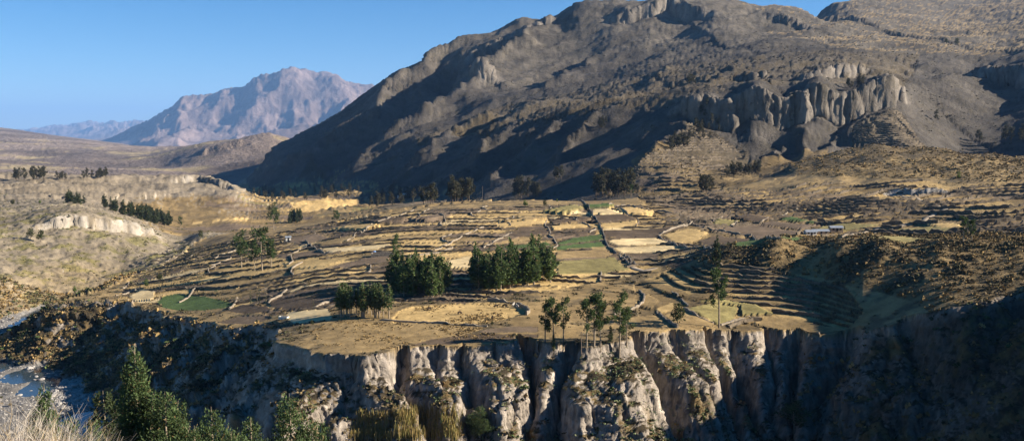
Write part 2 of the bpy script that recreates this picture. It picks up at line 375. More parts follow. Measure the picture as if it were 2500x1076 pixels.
def height(x, y, detail=True):
    x = np.asarray(x, float); y = np.asarray(y, float)
    zu = grid_eval(GU, x, y); zl = grid_eval(GL, x, y)
    near = 1 - sstep(1500, 3000, y)
    # small relief on both sheets
    # gorge rim, wandered and gullied
    wx = x + 5*noise2(x/23, y/23, 21)*near + 1.5*noise2(x/6, y/6, 22)*near
    wy = y + 5*noise2(x/23, y/23, 23)*near + 1.5*noise2(x/6, y/6, 24)*near
    s, t = RIM_P.dist(wx, wy)
    s = np.where(inside(PLATEAU, wx, wy), -np.abs(s), np.abs(s))
    # positive outside the plateau, on the gorge side
    for tn, wn_, an in NOTCH:
        s = s + 0.75*an*np.exp(-((t-tn)/(0.8*wn_))**2)*sstep(-14, -2, s)*near
    g1 = ridged(t/44, s/160, 2, 31); g2 = ridged(t/13, s/60, 3, 33)
    amp = sstep(1.0, 16, s)*(1 - 0.5*sstep(RIM_T['river'], RIM_T['river']+50, t))
    right = 1 - sstep(RIM_T['right']-20, RIM_T['right']+40, t)
    s2 = s - amp*(9*g1 + 6.5*g2 - 3)*(1-0.55*right)
    for tn, wn_, an in NOTCH:
        e_ = np.exp(-((t-tn)/(wn_+0.10*np.clip(s, 0, 40)))**2)
        s2 = s2 + an*e_*sstep(-2.0, 9, s)*(1-0.7*sstep(12, 30, s))
    s2 = s2 + amp*(3.0*fbm(x/10, y/10, 3, 37))*(1-0.4*right)
    drop = low_profile(np.maximum(s2, 0), t)
    zc = zu - drop*near
    zin = zu
    low = np.maximum(zl, cam_slope(x, y) + 1.2*fbm(x/14, y/14, 3, 41))
    z = np.where(s < 0, zin, np.maximum(zc, low))
    out = (s >= 0)
    nb = sstep(RIM_T['north'], RIM_T['north']+160, t)
    wq = sstep(-70, 70, s)
    z = z*(1-nb) + nb*(zu*(1-wq) + zl*wq)
    rock = np.zeros(x.shape)
    # rock steps
    for P, h, fall, sharp, rough in SCARPS:
        bx0, by0 = P.p.min(0) - 5*fall; bx1, by1 = P.p.max(0) + 5*fall
        m = (x > bx0) & (x < bx1) & (y > by0) & (y < by1)
        if not m.any(): continue
        xs, ys = x[m], y[m]
        q, tt = P.dist(xs + rough*fbm(xs/(rough*3.2), ys/(rough*3.2), 3, 51), ys + rough*fbm(xs/(rough*3.2), ys/(rough*3.2), 3, 57))
        q = -q
        L = P.cum[-1]
        taper = sstep(-0.02*L, 0.18*L, tt)*(1-sstep(0.82*L, 1.02*L, tt))
        aq = np.abs(q)
        z = z.copy()
        z[m] += taper*h*0.5*np.clip(q/sharp, -1, 1)*np.exp(-np.maximum(aq-sharp, 0)/fall)
        rock[m] = np.maximum(rock[m], sstep(0, 0.25, taper)*(1-sstep(1.0*sharp, 2.2*sharp, aq)))
    for P, h, wl_, wr_ in SPURS:
        b = 6*max(wl_, wr_)
        bx0, by0 = P.p.min(0) - b; bx1, by1 = P.p.max(0) + b
        m = (x > bx0) & (x < bx1) & (y > by0) & (y < by1)
        if not m.any(): continue
        xs, ys = x[m], y[m]
        q, tt = P.dist(xs + 0.6*wl_*fbm(xs/(wl_*2.6), ys/(wl_*2.6), 3, 251), ys + 0.6*wl_*fbm(xs/(wl_*2.6), ys/(wl_*2.6), 3, 257))
        L = P.cum[-1]
        taper = sstep(-0.05*L, 0.2*L, tt)*(1-sstep(0.75*L, 1.05*L, tt))
        lf = (-0.7 + np.exp(np.minimum(q, 0)/wl_))*np.exp(np.minimum(q, 0)/(2.6*wl_))
        rt = (-0.7 + np.exp(-np.maximum(q, 0)/wr_))*np.exp(-np.maximum(q, 0)/(2.6*wr_))
        z = z.copy()
        z[m] += taper*h*np.where(q < 0, lf, rt)
    # mountain spurs and gullies running down to the left and towards the camera
    mt = sstep(1000, 1500, y)
    c1 = (-0.586*x + 0.81*y); c2 = (0.81*x + 0.586*y)
    wv = 60*fbm(x/260, y/260, 3, 61)
    sp = ridged((c1+wv)/330, (c2+wv)/1500, 4, 63, 0.55)
    sp2 = ridged((c1+0.5*wv)/85, (c2+wv)/420, 3, 65, 0.55)
    mnt = mt*sstep(-60, 60, z)*(1-sstep(5200, 6500, y))
    bench = sstep(60, 140, z)*(1-sstep(190, 260, z))*sstep(1500, 1300, y)
    z = z + mnt*(1-0.75*bench)*(15*sp + 8*sp2)*sstep(1050, 1800, y)
    sp3 = ridged((c1+0.35*wv)/30, (c2+0.6*wv)/170, 3, 67, 0.6)
    z = z + mnt*(1-0.6*bench)*3.6*sp3
    face = np.exp(-((c1-1350)/600)**2)*sstep(1080, 1250, y)*(1-sstep(2000, 2300, y))*(1-sstep(90, 160, z))
    z = z + face*14*sp2
    # far ranges: big dissected relief
    far = sstep(8500, 15000, y)
    z = z + far*(np.minimum(y, 29000)/23400)*(560*ridged(x/4100+0.3*y/4600, y/5900, 6, 71, 0.6) - 210)*sstep(-250, 450, z)
    z = z + sstep(2600, 3600, y)*(1-sstep(6500, 9000, y))*sstep(0, -400, x)*28*ridged(x/700, y/900, 4, 75)
    # left-bank hills: gullied earth
    lb = out & (y > 420) & (y < 2200)
    z = z + np.where(lb, (2.6*ridged(x/46, y/70, 4, 81) + 1.0*ridged(x/15, y/22, 3, 83))*sstep(-43.5, -35, z), 0)
    bed = out & (z < -41.5) & (y > 250) & (y < 800) & (x < 0)
    if bed.any():
        xb, yb = x[bed], y[bed]
        lvl = -43.45 + 0.45*fbm(xb/7, yb/7, 3, 85)
        for p, r in POOLS:
            lvl = lvl - 1.5*np.exp(-(((xb-p[0])/r)**2 + ((yb-p[1])/(r*1.6))**2)**2)
        k = sstep(-41.5, -43.2, z[bed])
        z = z.copy(); z[bed] = z[bed]*(1-k) + lvl*k
    # right: side-valley and grass-hill relief
    hill = sstep(700, 800, y)*(1-sstep(1000, 1100, y))*sstep(150, 300, x)
    z = z + hill*3.0*fbm(x/45, y/45, 4, 91)
    if detail:
        z = z + sstep(26, 40, y)*np.where(out & (z > -43.2), 0.9*fbm(x/5.5, y/5.5, 4, 95), 0.0)*near
        # knobbly near hill
        kn = sstep(5, 14, z)*(~out)*(y < 480)*(x > 50)
        z = z + kn*(1.1*fbm(x/14, y/14, 4, 97))
        z = z + mt*1.6*fbm(x/24, y/24, 3, 99)*(1-sstep(3000, 5000, y))
    return z, s, t, zu, rock

# ------------------------------------------------------------------ land cover: colours of soil, straw and rock, in places darkened for shade
STRAW, PALE, DRY, PLOUGH, MAUVE = (0.47, 0.33, 0.14), (0.58, 0.45, 0.24), (0.275, 0.195, 0.09), (0.118, 0.086, 0.056), (0.17, 0.126, 0.084)
GREEN, LEAN, SCRUB, CLIFF, STONE = (0.07, 0.108, 0.034), (0.225, 0.19, 0.075), (0.088, 0.070, 0.043), (0.36, 0.315, 0.265), (0.22, 0.19, 0.155)
MSOIL, MGRASS, SAND = (0.070, 0.062, 0.053), (0.122, 0.106, 0.083), (0.44, 0.36, 0.25)
# fields laid out by hand: outline in photo pixels, cover, step, label
FIELDS = [
 ([(383,735),(400,722),(430,716),(500,721),(560,735),(578,742),(540,752),(500,757),(430,757),(395,749)], 'GREEN', -0.5, 'bright green oval crop field above the gorge edge'),
 ([(316,722),(345,706),(378,711),(374,729),(330,734)], 'PALE', 0.2, 'small patch of pale dry stubble left of the green oval field'),
 ([(548,758),(592,741),(652,745),(664,756),(604,766)], 'PLOUGH', -0.3, 'dark ploughed field right of the green oval field'),
 ([(522,789),(588,771),(650,767),(664,777),(606,791)], 'MAUVE', -0.3, 'bare brown field on the lip of the shaded bay'),
 ([(656,740),(680,725),(740,721),(800,734),(766,748),(702,753),(668,750)], 'PLOUGH', -0.6, 'half-round furrowed field left of the nearest grove'),
 ([(704,762),(800,753),(812,780),(722,791),(697,775)], 'PALE', 0.0, 'bright threshing ground left of the nearest grove'),
 ([(958,776),(975,757),(1010,746),(1100,741),(1200,739),(1268,744),(1286,760),(1250,775),(1180,791),(1050,789),(962,786)], 'STRAW', -0.4, 'oval straw-coloured pasture with grazing animals'),
 ([(756,812),(800,787),(960,788),(1080,793),(1188,800),(1150,814),(1000,838),(972,850),(880,860),(800,850)], 'DRY', 0.2, 'wide stubble field on the tip of the near cliff'),
 ([(988,846),(1060,826),(1150,816),(1312,815),(1312,830),(1150,836),(1010,848)], 'PLOUGH', -0.1, 'dark field with sparse drills along the near cliff edge'),
 ([(1165,808),(1240,797),(1312,797),(1312,811),(1180,812)], 'MAUVE', 0.1, 'narrow drilled field left of the rim trees'),
 ([(1362,668),(1362,638),(1500,626),(1516,644),(1538,656),(1480,664)], 'LEAN', -0.2, 'yellow-green pasture right of the big grove'),
 ([(1356,632),(1360,614),(1470,607),(1498,620),(1480,626)], 'DRY', 0.1, 'tan stubble field above the yellow-green pasture'),
 ([(1360,592),(1400,580),(1468,572),(1472,584),(1365,597)], 'GREEN', 0.2, 'upper of two bright green plots by the winding wall'),
 ([(1357,601),(1468,588),(1476,600),(1360,609)], 'GREEN', -0.2, 'lower of two bright green plots by the winding wall'),
 ([(1484,590),(1498,583),(1560,580),(1602,581),(1640,592),(1510,599)], 'PALE', 0.2, 'upper half of the palest straw field inside stone walls'),
 ([(1496,603),(1640,597),(1656,604),(1520,617)], 'PALE', -0.3, 'lower half of the palest straw field inside stone walls'),
 ([(1476,577),(1474,562),(1660,549),(1680,552),(1612,572),(1606,577)], 'PLOUGH', 0.0, 'dark furrowed field above the palest straw field'),
 ([(1462,550),(1470,545),(1550,538),(1557,551),(1472,557)], 'STRAW', 0.2, 'golden strip field above the dark furrowed field'),
 ([(1446,538),(1452,524),(1520,522),(1556,534),(1464,544)], 'PLOUGH', 0.3, 'brown field in the bend of the winding wall'),
 ([(1444,520),(1452,508),(1480,506),(1520,520)], 'PALE', 0.3, 'small straw field under the tall trees'),
 ([(1502,506),(1550,504),(1592,514),(1560,520),(1530,520)], 'STRAW', 0.4, 'golden field under the tall trees'),
 ([(1620,573),(1680,556),(1728,566),(1700,588),(1652,594)], 'STRAW', -0.2, 'rough golden field right of the stone wall bend'),
 ([(1704,587),(1750,573),(1834,580),(1792,596)], 'PLOUGH', -0.4, 'ploughed field with fine drills below the near hill'),
 ([(1792,600),(1830,581),(1880,584),(1832,600)], 'GREEN', -0.6, 'short green wedge field below the near hill'),
 ([(1842,601),(1884,590),(1930,577),(1992,577),(1950,586),(1872,599)], 'GREEN', -0.8, 'long green wedge field in front of the farm sheds'),
 ([(1735,562),(1790,552),(1846,549),(1950,563),(1904,580),(1840,577)], 'MAUVE', 0.2, 'broad bare field left of the farm sheds'),
 ([(1976,566),(2010,551),(2070,543),(2146,548),(2100,558),(2044,564)], 'LEAN', 0.0, 'long pale green field behind the farm sheds'),
 ([(1905,536),(1930,529),(1970,537),(1960,541)], 'GREEN', 0.4, 'tiny green plot left of a low wall'),
 ([(1962,541),(1984,537),(2003,545),(1985,546)], 'GREEN', 0.3, 'tiny green plot right of a low wall'),
 ([(1786,529),(1830,521),(1882,532),(1852,545)], 'PLOUGH', 0.5, 'small ploughed field under the dark terraces'),
 ([(1852,549),(1880,540),(2000,550),(1958,560)], 'MAUVE', 0.6, 'raised drilled field above the broad bare field'),
 ([(1738,546),(1760,534),(1802,541),(1782,552)], 'LEAN', 0.4, 'small fallow field in a ring of walls'),
 ([(1225,603),(1335,590),(1344,597),(1242,609)], 'GREEN', 0.0, 'green plot showing above the big grove'),
 ([(798,654),(842,640),(955,616),(944,640),(852,651)], 'MAUVE', -0.2, 'bare brown field left of the middle grove'),
 ([(692,640),(790,632),(878,623),(790,650),(702,656)], 'STRAW', 0.1, 'golden strip below the long bare field'),
 ([(677,627),(768,609),(798,620),(702,633)], 'MAUVE', -0.3, 'bare field below the crooked wall'),
 ([(772,606),(868,601),(960,594),(922,607),(812,616)], 'PALE', 0.1, 'pale straw field right of the crooked wall'),
 ([(768,593),(858,575),(876,588),(784,600)], 'DRY', 0.5, 'rough grass terrace above the pale straw field'),
 ([(690,590),(772,574),(800,580),(742,598)], 'MAUVE', 0.0, 'bare field beside the tiny white hut'),
 ([(785,578),(880,566),(900,570),(860,574)], 'PLOUGH', 0.4, 'dark strip left of a diagonal wall'),
 ([(800,562),(900,545),(930,548),(890,560)], 'STRAW', 0.3, 'golden field below the plateau crest'),
 ([(1152,655),(1060,648),(1100,634),(1148,624)], 'PALE', 0.0, 'pale triangle of straw between the two groves'),
 ([(1000,628),(1104,616),(1160,612),(1040,640)], 'STRAW', -0.2, 'golden field above the middle grove'),
 ([(1066,610),(1190,598),(1222,590),(1140,608)], 'PLOUGH', 0.2, 'dark strip above the middle grove'),
 ([(1130,592),(1230,582),(1300,572),(1210,594)], 'MAUVE', 0.4, 'bare curved field left of the green plot'),
 ([(1240,572),(1330,562),(1340,570),(1260,580)], 'PLOUGH', 0.6, 'dark strip on the upper plateau'),
 ([(1200,548),(1320,536),(1330,546),(1230,556)], 'STRAW', 0.6, 'long golden strip on the upper plateau'),
 ([(1210,540),(1310,528),(1336,532),(1300,538)], 'DRY', 0.9, 'tan strip near the plateau crest'),
 ([(880,545),(960,530),(1000,532),(930,545)], 'PLOUGH', 0.7, 'upper dark strip on the left plateau'),
 ([(1000,533),(1085,520),(1100,526),(1040,535)], 'MAUVE', 0.7, 'bare strip under the left crest'),
 ([(1355,580),(1440,560),(1460,566),(1380,578)], 'PLOUGH', 0.4, 'brown strip left of the winding wall'),
 ([(1345,552),(1430,545),(1446,552),(1352,562)], 'STRAW', 0.7, 'golden strip left of the winding wall'),
 ([(1345,540),(1425,528),(1436,536),(1352,548)], 'PLOUGH', 0.9, 'dark strip above the golden strip'),
 ([(1330,512),(1400,498),(1425,505),(1380,516)], 'LEAN', 1.0, 'faint green strip on the plateau crest'),
 ([(1425,499),(1490,494),(1500,499),(1440,505)], 'GREEN', 1.0, 'green strip below the tall trees'),
 ([(448,556),(560,546),(640,552),(560,562),(470,564)], 'MAUVE', 0.2, 'bare valley field beyond the left terraces'),
 ([(450,546),(560,536),(612,530),(600,541)], 'STRAW', 0.5, 'golden strip at the foot of the pale hill'),
 ([(700,493),(800,481),(872,488),(838,508),(722,512)], 'STRAW', 0.4, 'golden rise on the far valley floor'),
 ([(720,520),(800,514),(880,512),(800,524)], 'DRY', 0.0, 'tan field on the far valley floor'),
 ([(1490,801),(1512,776),(1596,766),(1612,770),(1650,801),(1560,806)], 'DRY', -0.2, 'tan field behind the right-hand rim trees'),
 ([(1614,768),(1668,756),(1742,790),(1738,797),(1660,799)], 'DRY', 0.2, 'fallow plot beside the dark round tree'),
 ([(1676,752),(1740,738),(1800,748),(1790,780),(1752,790)], 'LEAN', 0.0, 'grey-green plot behind the lone tall tree'),
 ([(1705,735),(1760,729),(1846,744),(1884,764),(1812,770),(1808,746)], 'LEAN', 0.6, 'grey-green step above the lone tall tree'),
 ([(1834,787),(1886,769),(1960,778),(2064,806),(1990,810),(1890,800)], 'DRY', -0.2, 'golden grass tongue on the right cliff edge'),
 ([(1600,754),(1640,738),(1672,750),(1612,764)], 'STRAW', 0.0, 'small golden terrace left of the grey-green plots'),
 ([(1560,745),(1580,715),(1608,735),(1592,752)], 'DRY', 0.2, 'curved stubble terrace in the hill shadow'),
 ([(2190,558),(2290,551),(2350,560),(2240,566)], 'LEAN', 0.2, 'olive strip on the right-hand terraces'),
 ([(2120,584),(2200,576),(2290,582),(2200,590)], 'LEAN', 0.0, 'olive strip just behind the near hill'),
 ([(2260,546),(2330,544),(2360,556),(2300,556)], 'STRAW', 0.4, 'golden strip beside the dirt track'),
]
COVER = {k: np.array(v) for k, v in dict(STRAW=STRAW, PALE=PALE, DRY=DRY, PLOUGH=PLOUGH, MAUVE=MAUVE, GREEN=GREEN, LEAN=LEAN).items()}

def terr(z, h, flat=0.72, tilt=0.25):
    k = np.floor(z/h); f = z/h - k
    return h*(k + np.where(f < flat, tilt*f, tilt*flat + (1-tilt*flat)*(f-flat)/(1-flat)))

def u_hit(u, v):
    """where the line of sight of a pixel first meets the smooth upland sheet"""
    a, e = ray(u, v)
    d = np.exp(np.linspace(math.log(200), math.log(2600), 900))
    zz = grid_eval(GU, a*d, d) if u > 880 else height(a*d, d, False)[0]
    i = np.argmax(CAM_Z + e*d < zz)
    return a*d[i], d[i], zz[i]

FIELD_XY = [[u_hit(*p) for p in f[0]] for f in FIELDS]

ZONES = [  # terraced slopes: outline (pixel, distance or height) in plan, step height
 ([u_hit(*q_) for q_ in [(1548,690),(1560,770),(1600,800),(1750,799),(2056,812),(2110,760),(2060,690),(1900,652),(1750,640),(1640,655)]], 1.3, 0.84),
 ([pd(1560,490,740),pd(1740,610,400),pd(1960,585,470),pd(2250,582,440),pd(2600,590,420),pd(2700,440,680),pd(2100,436,740),pd(1850,452,770),pd(1560,470,930)], 1.7, -1),
 ([pd(1480,480,940),pd(1750,445,840),pd(1860,395,990),pd(1830,300,1165),pd(1680,240,1230),pd(1640,340,1110),pd(1520,420,1010)], 3.0, 0.7),
 ([pd(2060,340,1060),pd(2290,320,1080),pd(2200,215,1250),pd(2090,225,1225)], 2.6, 0.7),
 ([pd(1000,300,1800),pd(1300,285,1520),pd(1700,222,1280),pd(2200,186,1310),pd(2250,120,1900),pd(1900,120,1800),pd(1500,150,1950),pd(1200,220,1950)], 4.0, 0.7),
 ([pd(760,440,2000),pd(830,380,2130),pd(760,390,2250),pd(700,440,2150)], 6.0, 0.7),
 ([pd(150,700,600),pd(220,700,600),pd(380,640,690),pd(330,620,680),pd(150,650,640)], 1.6, 0.8),
 ([pd(900,500,1000),pd(1180,495,900),pd(1180,478,1250),pd(900,470,1550)], 1.6, 0.8),
]
ZPOLY = [([(p[0], p[1]) for p in pts], h, fl) for pts, h, fl in ZONES]
CEN = [(p[0], p[1]) for p in [u_hit(*q) for q in [(345,655),(290,728),(385,745),(600,752),(660,770),(800,758),(830,740),(950,735),(1130,740),(1340,710),(1560,668),(1780,600),(1990,575),(1960,520),(1700,492),(1400,491),(1100,503),(880,530),(640,575),(560,590),(430,605)]]]

def strip_cell(x, y):
    """the patchwork of long strips on the open plateau: row, plot in the row, place within the row"""
    T = np.log(1 + 0.020/5.0*np.maximum(y + 0.10*x + 15*fbm(x/95, y/95, 3, 111), 1.0))/0.020     # rows 13 m apart near, 20 m far
    row = np.floor(T)
    off = hash01(row//2, 0, 5)*60
    X = (x + off + 9*noise2(x/40, y/40, 115))/46.0
    return row, np.floor(X), T-row, X-np.floor(X)

def zone_wob(x, y, h):
    return h*0.45*noise2(x/(26*h+10), y/(26*h+10), 121)

def step_rows(x, y):
    return np.log(1 + 0.026/3.0*np.maximum(y - 0.14*x + 26*fbm(x/120, y/120, 2, 161), 1.0))/0.026

def land(x, y, detail=True):
    """finished ground height, plus what lies there"""
    z, s, t, zu, rock = height(x, y, detail)
    n = x.shape
    fid = np.full(n, -1, int); zone = np.zeros(n); cen = np.zeros(n, bool)
    up = s < -1.0
    m = up & (y < 1000) & (y > 250)
    idx = np.nonzero(m)[0]
    if len(idx):
        c = inside(CEN, x[idx], y[idx]); cen[idx[c]] = True
        for k, poly in enumerate(FIELD_XY):
            px = np.array([p[0] for p in poly]); py = np.array([p[1] for p in poly])
            b = idx[(x[idx] > px.min()) & (x[idx] < px.max()) & (y[idx] > py.min()) & (y[idx] < py.max())]
            if len(b):
                i = inside(poly, x[b], y[b]); fid[b[i]] = k
    b = np.nonzero((y > 900) & (y < 1700))[0]
    for k, poly in enumerate(FIELD_XY):
        if np.mean([p[1] for p in poly]) > 850 and len(b):
            i = inside(poly, x[b], y[b]); fid[b[i]] = k
    for poly, h, fl in ZPOLY:
        px = np.array([p[0] for p in poly]); py = np.array([p[1] for p in poly])
        b = np.nonzero((x > px.min()) & (x < px.max()) & (y > py.min()) & (y < py.max()) & ((s < -0.5) | (y > 560)) & (fid < 0))[0]
        if not len(b): continue
        i = b[inside(poly, x[b], y[b])]
        i = i[zone[i] == 0]
        zone[i] = h
        wob = zone_wob(x[i], y[i], h)
        if fl < 0:       # long contour steps on ground that is almost flat
            T_ = step_rows(x[i], y[i])
            fr_ = T_ - np.floor(T_)
            z[i] += -h*(fr_ - sstep(0.72, 1.0, fr_)) + 0.5*(hash01(np.floor(T_), np.floor((x[i]+11*np.floor(T_))/52.0), 171)-0.5)
        else:
            z[i] = terr(z[i] + wob, h, fl, 0.2) - wob*0.6
    g = cen & (zone == 0) & (fid < 0)
    i = np.nonzero(g)[0]
    row, plot, fr, fx = strip_cell(x[i], y[i])
    z[i] += -np.clip(1.5-0.0012*y[i], 0.7, 1.1)*(fr - sstep(1-np.clip(0.13+0.28*(y[i]-400)/350, 0.13, 0.42), 1.0, fr)) + 0.45*(hash01(row, plot, 7)-0.5)
    i = np.nonzero(fid >= 0)[0]
    if len(i):
        st = np.array([f[2] for f in FIELDS])
        i = i[y[i] < 850]
        z[i] = zu[i] + 0.6*st[fid[i]] - 0.1 - 0.6*sstep(560, 660, y[i]) + 0.08*noise2(x[i]/3, y[i]/3, 131)
    return z, s, t, zu, fid, zone, cen, rock

def land_at(x, y):
    r = land(np.atleast_1d(np.asarray(x, float)), np.atleast_1d(np.asarray(y, float)))
    return r[0]

def hit(u, v, d0=40.0, d1=20000.0, n=6000):
    """where the line of sight of a photo pixel first meets the finished ground"""
    a, e = ray(u, v)
    d = np.exp(np.linspace(math.log(d0), math.log(d1), n))
    zz = land(a*d, d)[0]
    i = int(np.argmax(CAM_Z + e*d < zz))
    return float(a*d[i]), float(d[i]), float(zz[i])

# ------------------------------------------------------------------ ground mesh: one sheet, denser where the photograph looks at it
ucol = np.concatenate([np.linspace(-1.25, -0.65, 30)[:-1], np.linspace(-0.65, 0.65, 920), np.linspace(0.65, 1.9, 80)[1:]])
NR = 790
def build_rows():
    sub = np.arange(0, len(ucol), 6)
    us = ucol[sub]
    ld = np.linspace(math.log(5.0), math.log(90000.0), 3000)
    d = np.exp(ld)
    X = us[:, None]*d[None, :]; Y = np.broadcast_to(d, X.shape)
    z = height(X.ravel(), Y.ravel().copy(), False)[0].reshape(X.shape)
    e = (z - CAM_Z)/d
    run = np.maximum.accumulate(e, axis=1)
    de = np.diff(e, axis=1)
    vis = (e[:, 1:] >= run[:, 1:] - 0.004)
    arc = np.hypot(np.diff(d)[None, :], np.diff(z, axis=1))/d[None, 1:]
    w = np.where(vis, np.abs(de), 0.10*np.abs(de)) + 0.035*arc + 0.00001
    w = np.minimum(w, 0.02)
    w = w*np.where((d[None, 1:] > 245) & (d[None, 1:] < 900), 1.5, 1.0)*np.where(d[None, 1:] > 1000, 0.8, 1.0)
    k = np.exp(-0.5*(np.arange(-12, 13)/5.0)**2); k /= k.sum()
    wp = np.pad(w, ((12, 12), (0, 0)), mode='edge')
    w = sum(k[i]*wp[i:i+w.shape[0]] for i in range(25))
    c = np.concatenate([np.zeros((len(sub), 1)), np.cumsum(w, axis=1)], axis=1)
    rows = np.empty((len(sub), NR))
    for i in range(len(sub)):
        rows[i] = np.interp(np.linspace(0, c[i, -1], NR), c[i], ld)
    full = np.empty((len(ucol), NR))
    for j in range(NR):
        full[:, j] = np.interp(np.arange(len(ucol)), sub, rows[:, j])
    return np.exp(full)

DR = build_rows()
NC = len(ucol)
GX = (ucol[:, None]*DR).ravel(); GY = DR.ravel().copy()
GZ, GS, GT, GZU, GF, GZONE, GCEN, GROCK = land(GX, GY)

def grid_normals(x, y, z):
    P = np.stack([x, y, z], -1).reshape(NC, NR, 3)
    a = np.gradient(P, axis=0); b = np.gradient(P, axis=1)
    n = np.cross(a, b)
    n /= np.linalg.norm(n, axis=-1, keepdims=True) + 1e-12
    return n.reshape(-1, 3)
NRM = grid_normals(GX, GY, GZ)
# steep earth and rock: carve it sideways so that faces are fluted and crumbly, not smooth
steep = sstep(0.80, 0.55, NRM[:, 2])
scl = np.clip(GY/260.0, 1.0, 8.0)
q = np.clip(np.round(np.log2(scl)), 0, 3).astype(int)
disp = np.zeros(len(GX))
for lv in range(4):
    m = (q == lv) & (steep > 0.01) & (GY < 3400)
    if not m.any(): continue
    f = 2.0**lv
    xs, ys, zs = GX[m]/f, GY[m]/f, GZ[m]/f
    flute = ridged(xs/2.3 + zs/26, ys/2.3 + zs/30, 3, 141, 0.6)
    lump = noise3(xs/6.5, ys/6.5, zs/5.0, 145) + 0.5*noise3(xs/2.2, ys/2.2, zs/1.8, 149)
    crisp = ridged(xs/2.4 + zs/9, ys/2.4 - zs/7, 3, 153, 0.65)
    ledge = noise2(zs/1.7 + 0.25*noise2(xs/9, ys/9, 157), xs/22 + ys/22, 159)
    block = np.floor(3*noise3(xs/3.1, ys/3.1, zs/2.6, 161))/3
    disp[m] = f*(1.0*flute + 0.45*lump + 0.6*crisp + 0.3*np.clip(3*ledge, -1, 1) + 0.45*block)
GX = GX + disp*steep*NRM[:, 0]; GY = GY + disp*steep*NRM[:, 1]; GZ = GZ + disp*steep*0.35*NRM[:, 2]
NRM = grid_normals(GX, GY, GZ)
slope = NRM[:, 2]

# ---- cover
def mix(a, b, w):
    return a + (np.asarray(b) - a)*w[:, None]
NG = len(GX)
PXU, PXV = to_px(GX, GY, GZ)
out = GS >= 0
big = fbm(GX/120, GY/120, 4, 201); mid = fbm(GX/22, GY/22, 4, 205); fine = fbm(GX/5, GY/5, 3, 209)
col = np.tile(np.array(DRY), (NG, 1))
col = mix(col, np.array(SCRUB)*1.25, sstep(-0.1, 0.5, mid + 0.6*fine)*0.8)
# open plateau strips
i = np.nonzero(GCEN & (GZONE == 0) & (GF < 0))[0]
row, plot, fr, fx = strip_cell(GX[i], GY[i])
hsh = hash01(row, plot, 77)
pal = np.array([STRAW, PLOUGH, PALE, STRAW, STRAW, MAUVE, DRY, MAUVE, STRAW, PLOUGH, STRAW, DRY])
cc = pal[np.minimum((hsh*len(pal)).astype(int), len(pal)-1)]*(0.85+0.3*hash01(row, plot, 78))[:, None]
rf = np.clip(0.16+0.28*(GY[i]-400)/350, 0.16, 0.45)
edge = np.maximum(sstep(1.0-0.75*rf, 1.05-0.75*rf, fr), np.maximum(sstep(0.06, 0.02, fx), sstep(0.94, 0.98, fx))*0.8)
ecol = np.where((fine[i] > 0.25)[:, None], np.array(DRY)*0.9, np.array(SCRUB)*0.75)
col[i] = cc*(1-edge[:, None]) + ecol*edge[:, None]
# terraced slopes: dry treads toned down for the shade among the steps, scrubby risers
i = np.nonzero(GZONE > 0)[0]
ris = sstep(0.93, 0.80, slope[i])
farz = sstep(850, 1200, GY[i])
hz = hash01(np.floor(GZ[i]/GZONE[i]), np.floor((GX[i] + 9*mid[i])/38.0), 79)
tread = mix(np.tile(np.array(DRY)*0.75, (len(i), 1)), np.array(STRAW)*0.85, sstep(0.45, 0.6, hz)*0.8)
tread = mix(tread, MAUVE, sstep(0.8, 0.82, hz))
tread = mix(tread, np.array(MGRASS)*0.72, farz*0.9)
tread = mix(tread, SCRUB, sstep(0.15, 0.6, mid[i] + 0.5*fine[i])*0.55)
col[i] = mix(tread, np.array(SCRUB)*0.7, ris)
col[i] = mix(col[i], (0.27, 0.25, 0.22), GROCK[i]*(GY[i] < 800)); col[i] = mix(col[i], (0.165, 0.145, 0.122), GROCK[i]*(GY[i] >= 800))
# gorge walls
i = np.nonzero(out & (GY < 560) & (GX > -420))[0]
T = RIM_T
bare = sstep(0.74, 0.55, slope[i] + 0.12*mid[i])
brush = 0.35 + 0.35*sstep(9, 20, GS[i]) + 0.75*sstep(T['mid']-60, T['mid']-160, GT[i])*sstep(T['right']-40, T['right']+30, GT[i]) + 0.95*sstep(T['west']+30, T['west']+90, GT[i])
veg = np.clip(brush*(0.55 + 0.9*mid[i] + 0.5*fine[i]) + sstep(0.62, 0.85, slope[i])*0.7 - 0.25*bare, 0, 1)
g = np.tile(np.array(CLIFF), (len(i), 1))*(1 + 0.16*mid[i] + 0.2*noise2(GZ[i]/1.6, GX[i]/40, 215))[:, None]
g = mix(g, np.array(STONE)*0.55, sstep(T['right']+60, T['right']-10, GT[i]))  # right-hand wall: its shadow is put into the stone colour
g = mix(g, np.array(STONE)*0.75, sstep(0.1, 0.7, fine[i] - 0.3*mid[i])*0.4)
g = g*np.clip(1 + 0.35*fbm(GX[i]/1.5 + GZ[i]/30, GY[i]/1.5, 3, 217) - 0.25*sstep(0.2, 0.6, fbm(GX[i]/3.5, GY[i]/3.5 + GZ[i]/12, 2, 219)), 0.45, 1.4)[:, None]
vc = mix(np.tile(np.array(SCRUB)*0.6, (len(i), 1)), np.array(DRY)*0.6, sstep(-0.2, 0.4, fine[i]))  # brush colours darkened further to deepen the shade in the gorge
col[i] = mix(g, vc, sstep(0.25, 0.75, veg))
lip = sstep(2.5, 0.5, GS[i])
col[i] = mix(col[i], np.array(CLIFF)*0.9, lip*0.5)
# river bed
rb = out & (GZ < -42.6) & (GY < 800)
col[rb] = np.array((0.20, 0.19, 0.175))*(0.85 + 0.3*fine[rb])[:, None]
# photographer's hillside
i = np.nonzero(out & (GY < 215))[0]
col[i] = mix(np.tile(np.array(SCRUB)*0.9, (len(i), 1)), np.array(STONE)*0.6, sstep(0.0, 0.6, mid[i]))
